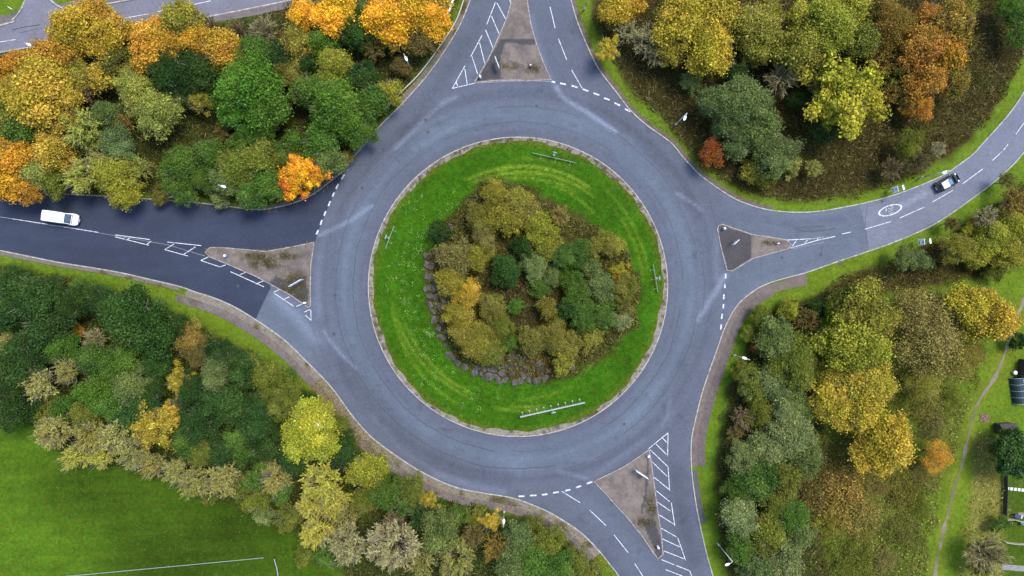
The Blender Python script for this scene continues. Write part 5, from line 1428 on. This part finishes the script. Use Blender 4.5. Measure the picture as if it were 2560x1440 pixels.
# ------------------------------------------------------------------ gardens
def at(px, py, z=0.0): return (*G(px, py), z)
for i in range(6):
    o = MB().box((0, 0, 0.03), (0.44, 0.46, 0.06)).build('paving_slab', M['lamp'], None, bevel=0.01)
    o.location = at(2519 + i * 9.4, 1221 + i * 1.0, 0.004); o.rotation_euler = (0, 0, D(-5))
    tag(o, ['white paving slab at the hedge end of the garden row'][0] if i == 0 else f"white paving slab, {ORD[i]} along the garden row from the hedge", 'paving slab', 'white paving slabs across the garden lawn')
t = empty('garden_table', at(2500.5, 1303))
MB().tube((0, 0, .68), (0, 0, .73), 0.45, n=24).build('top', M['lamp'], t)
MB().tube((0, 0, 0), (0, 0, .68), 0.05, n=8).tube((0, 0, 0), (0, 0, .05), .28, n=16).build('leg', M['steel'], t)
tag(t, 'round white garden table beside the garden fence', 'table')
t = empty('garden_barbecue', at(2536, 1287), D(-12))
MB().box((0, 0, .62), (1.0, .55, .42)).build('body', M['navy'], t, bevel=0.08)
for sx in (-1, 1):
    for sy in (-1, 1): MB().tube((sx * .4, sy * .2, 0), (sx * .4, sy * .2, .45), .03, n=6).build('leg', M['steel'], t)
MB().box((.62, 0, .7), (.3, .5, .04)).build('side_shelf', M['steel'], t)
tag(t, 'covered navy barbecue standing on the strip between garden lawns', 'barbecue')
t = empty('garden_chair', at(2552, 1305), D(60))
MB().box((0, 0, .42), (.5, .5, .05)).build('seat', M['teal'], t, bevel=0.015)
MB().box((-.26, 0, .72), (.05, .5, .6)).build('backrest', M['paleglass'], t, bevel=0.015)
for sx in (-1, 1):
    for sy in (-1, 1): MB().tube((sx * .22, sy * .22, 0), (sx * .22, sy * .22, .42), .02, n=6).build('leg', M['steel'], t)
tag(t, 'teal garden chair on the lawn beside the barbecue', 'chair')
def garden_fence(pts, lab, h=0.9, mat='palefence'):
    L = catmull(W(pts), 0.6); c = L[0]
    root = empty('garden_fence', (c[0], c[1], 0))
    ribbon_mb(MB(), L - c, -0.03, 0.03, 0.1, h).build('panel', M[mat], root)
    for p in L[::3]:
        q = p - c
        MB().box((q[0], q[1], (h + .08) / 2), (0.09, 0.09, h + .08)).build('post', M[mat], root)
    tag(root, lab, 'fence', 'fences between the gardens')
garden_fence([(2500,1296),(2530,1296),(2545,1301),(2600,1308)], 'pale garden fence running from the round white table')
garden_fence([(2506,1352),(2530,1356),(2600,1360)], 'pale garden fence between the two lower lawns')
garden_fence([(2506,1160),(2508,1220),(2505,1290)], 'weathered fence along the hedge side of the upper garden lawn', 1.1, 'brownwood')
sheet('garden_path', W([(2545,1281),(2620,1281),(2620,1292),(2545,1292)]), 0.03, lambda p: np.array((0.3, 0.28, 0.26)) * (0.8 + 0.4 * fbm(p, 1.2, 191))[:, None], M['paving'], 0.4)
sheet('garden_path', W([(2505,1410),(2620,1420),(2620,1434),(2505,1424)]), 0.03, lambda p: np.array((0.33, 0.33, 0.36)) * (0.8 + 0.4 * fbm(p, 1.2, 192))[:, None], M['paving'], 0.4)
def shed(px, py, rz, sx, sy, h, roofm, wallm, lab):
    t = empty('garden_shed', at(px, py), rz)
    MB().box((0, 0, h / 2), (sx, sy, h)).build('wall', M[wallm], t)
    MB().add([(-sx/2-.12, -sy/2-.12, h), (sx/2+.12, -sy/2-.12, h), (sx/2+.12, 0, h+.45), (-sx/2-.12, 0, h+.45), (sx/2+.12, sy/2+.12, h), (-sx/2-.12, sy/2+.12, h),
              (-sx/2-.12, -sy/2-.12, h+.06), (sx/2+.12, -sy/2-.12, h+.06), (sx/2+.12, 0, h+.51), (-sx/2-.12, 0, h+.51), (sx/2+.12, sy/2+.12, h+.06), (-sx/2-.12, sy/2+.12, h+.06)],
             [(6,7,8,9),(9,8,10,11),(3,2,1,0),(5,4,2,3),(0,1,7,6),(4,5,11,10),(1,2,8,7),(2,4,10,8),(5,3,9,11),(3,0,6,9)]).build('roof', M[roofm], t)
    MB().box((0, -sy / 2 - .02, h * .45), (sx * .35, .04, h * .85)).build('door', M['palefence'], t)
    tag(t, lab, 'shed', 'sheds in the gardens')
shed(2504, 1068, D(4), 2.3, 1.5, 1.5, 'brownwood', 'brownwood', 'low dark timber shed at the garden edge beside the dirt path')
shed(2557, 918, D(80), 2.4, 1.6, 1.8, 'redroof', 'brownwood', 'red brown roofed shed above the dark green polytunnel')
t = empty('polytunnel', at(2541, 975), D(98))
A = [(math.cos(a), math.sin(a)) for a in np.linspace(0, math.pi, 11)]
MB().rings([[(x, .95 * c, 1.35 * s) for c, s in A] for x in np.linspace(-2.0, 2.0, 5)]).build('cover', M['net'], t)
for x in (-2.0, -1.0, 0.0, 1.0, 2.0):
    mb = MB()
    for (c0, s0), (c1, s1) in zip(A[:-1], A[1:]): mb.tube((x, .97 * c0, 1.38 * s0), (x, .97 * c1, 1.38 * s1), .03, n=5)
    mb.build('hoop', M['paleglass'], t)
tag(t, 'dark green net polytunnel with pale hoops beside the dirt path', 'polytunnel')
t = empty('cold_frame', at(2561, 958), D(5))
MB().box((0, 0, .25), (.9, 1.6, .5)).build('box', M['palefence'], t)
MB().box((0, 0, .53), (.96, 1.66, .05)).build('pane', M['paleglass'], t, bevel=.01)
tag(t, 'pale glazed cold frame beside the dark green polytunnel', 'cold frame')
t = empty('plant_pot', at(2533, 931))
MB().rings([[(rr * math.cos(a), rr * math.sin(a), z) for a in np.linspace(0, 2*math.pi, 15)[:-1]] for z, rr in ((0, .2), (.35, .3), (.4, .32))]).build('pot', M['white'], t, True)
MB().ball((0, 0, .5), (.34, .34, .25)).build('flower', M['headlight'], t, True)
tag(t, 'round white flowering pot beside the red brown shed', 'plant pot')
mb = MB(); rb = random.Random(3)
for _ in range(110):
    x, y = G(2461 + rb.uniform(-12, 12), 1045 + rb.uniform(-10, 10))
    mb.box((x, y, 0.04 + rb.uniform(0, .08)), (rb.uniform(.1, .24), rb.uniform(.08, .14), .08), rb.uniform(0, 3))
tag(mb.build('brick_rubble', M['brick']), kind='stuff')
for (px, py, lab, s) in ((996, 662, 'pale manhole stone on the weedy lawn', .5), (1159, 1015, 'pinkish manhole stone on the lower lawn', .5)):
    o = bpy.data.objects.new('stone_marker', BM_[2]); o.location = (*G(px, py), float(mound(np.array([G(px, py)]))[0]) + .02); o.scale = (s, s, .3)
    tag(link(o), lab, 'stone')

# ------------------------------------------------------------------ light, sky, camera
w = bpy.data.worlds.new('World'); scene.world = w
w.use_nodes = True
nt = w.node_tree
bg = nt.nodes.get('Background') or nt.nodes.new('ShaderNodeBackground')
sky = nt.nodes.new('ShaderNodeTexSky')
sky.sky_type = 'NISHITA'; sky.sun_disc = False
EL, AZ = math.radians(65), math.radians(48)      # azimuth clockwise from +Y: soft light from the upper right
sky.sun_elevation = EL; sky.sun_rotation = AZ
sky.air_density = 1.0; sky.dust_density = 1.2; sky.ozone_density = 1.0
nt.links.new(sky.outputs[0], bg.inputs[0])
bg.inputs[1].default_value = 0.14
sun = bpy.data.lights.new('sun', 'SUN')
sun.energy = 1.6; sun.angle = math.radians(20); sun.color = (1.0, 0.97, 0.93)
so = bpy.data.objects.new('sun', sun)
d = Vector((math.sin(AZ) * math.cos(EL), math.cos(AZ) * math.cos(EL), math.sin(EL)))
so.rotation_euler = (-d).to_track_quat('-Z', 'Y').to_euler()
so.location = d * 200
link(so)
cam = bpy.data.cameras.new('camera')
cam.sensor_width = 36; cam.lens = 36 * CAMH / (2560 / S)
cam.clip_end = 6000
co = bpy.data.objects.new('camera', cam)
co.location = (0, 0, CAMH); co.rotation_euler = (0, 0, 0)
link(co)
scene.camera = co
vs = scene.view_settings
vs.view_transform = 'Standard'; vs.look = 'None'; vs.gamma = 1; vs.use_curve_mapping = False
vs.exposure = 1.7
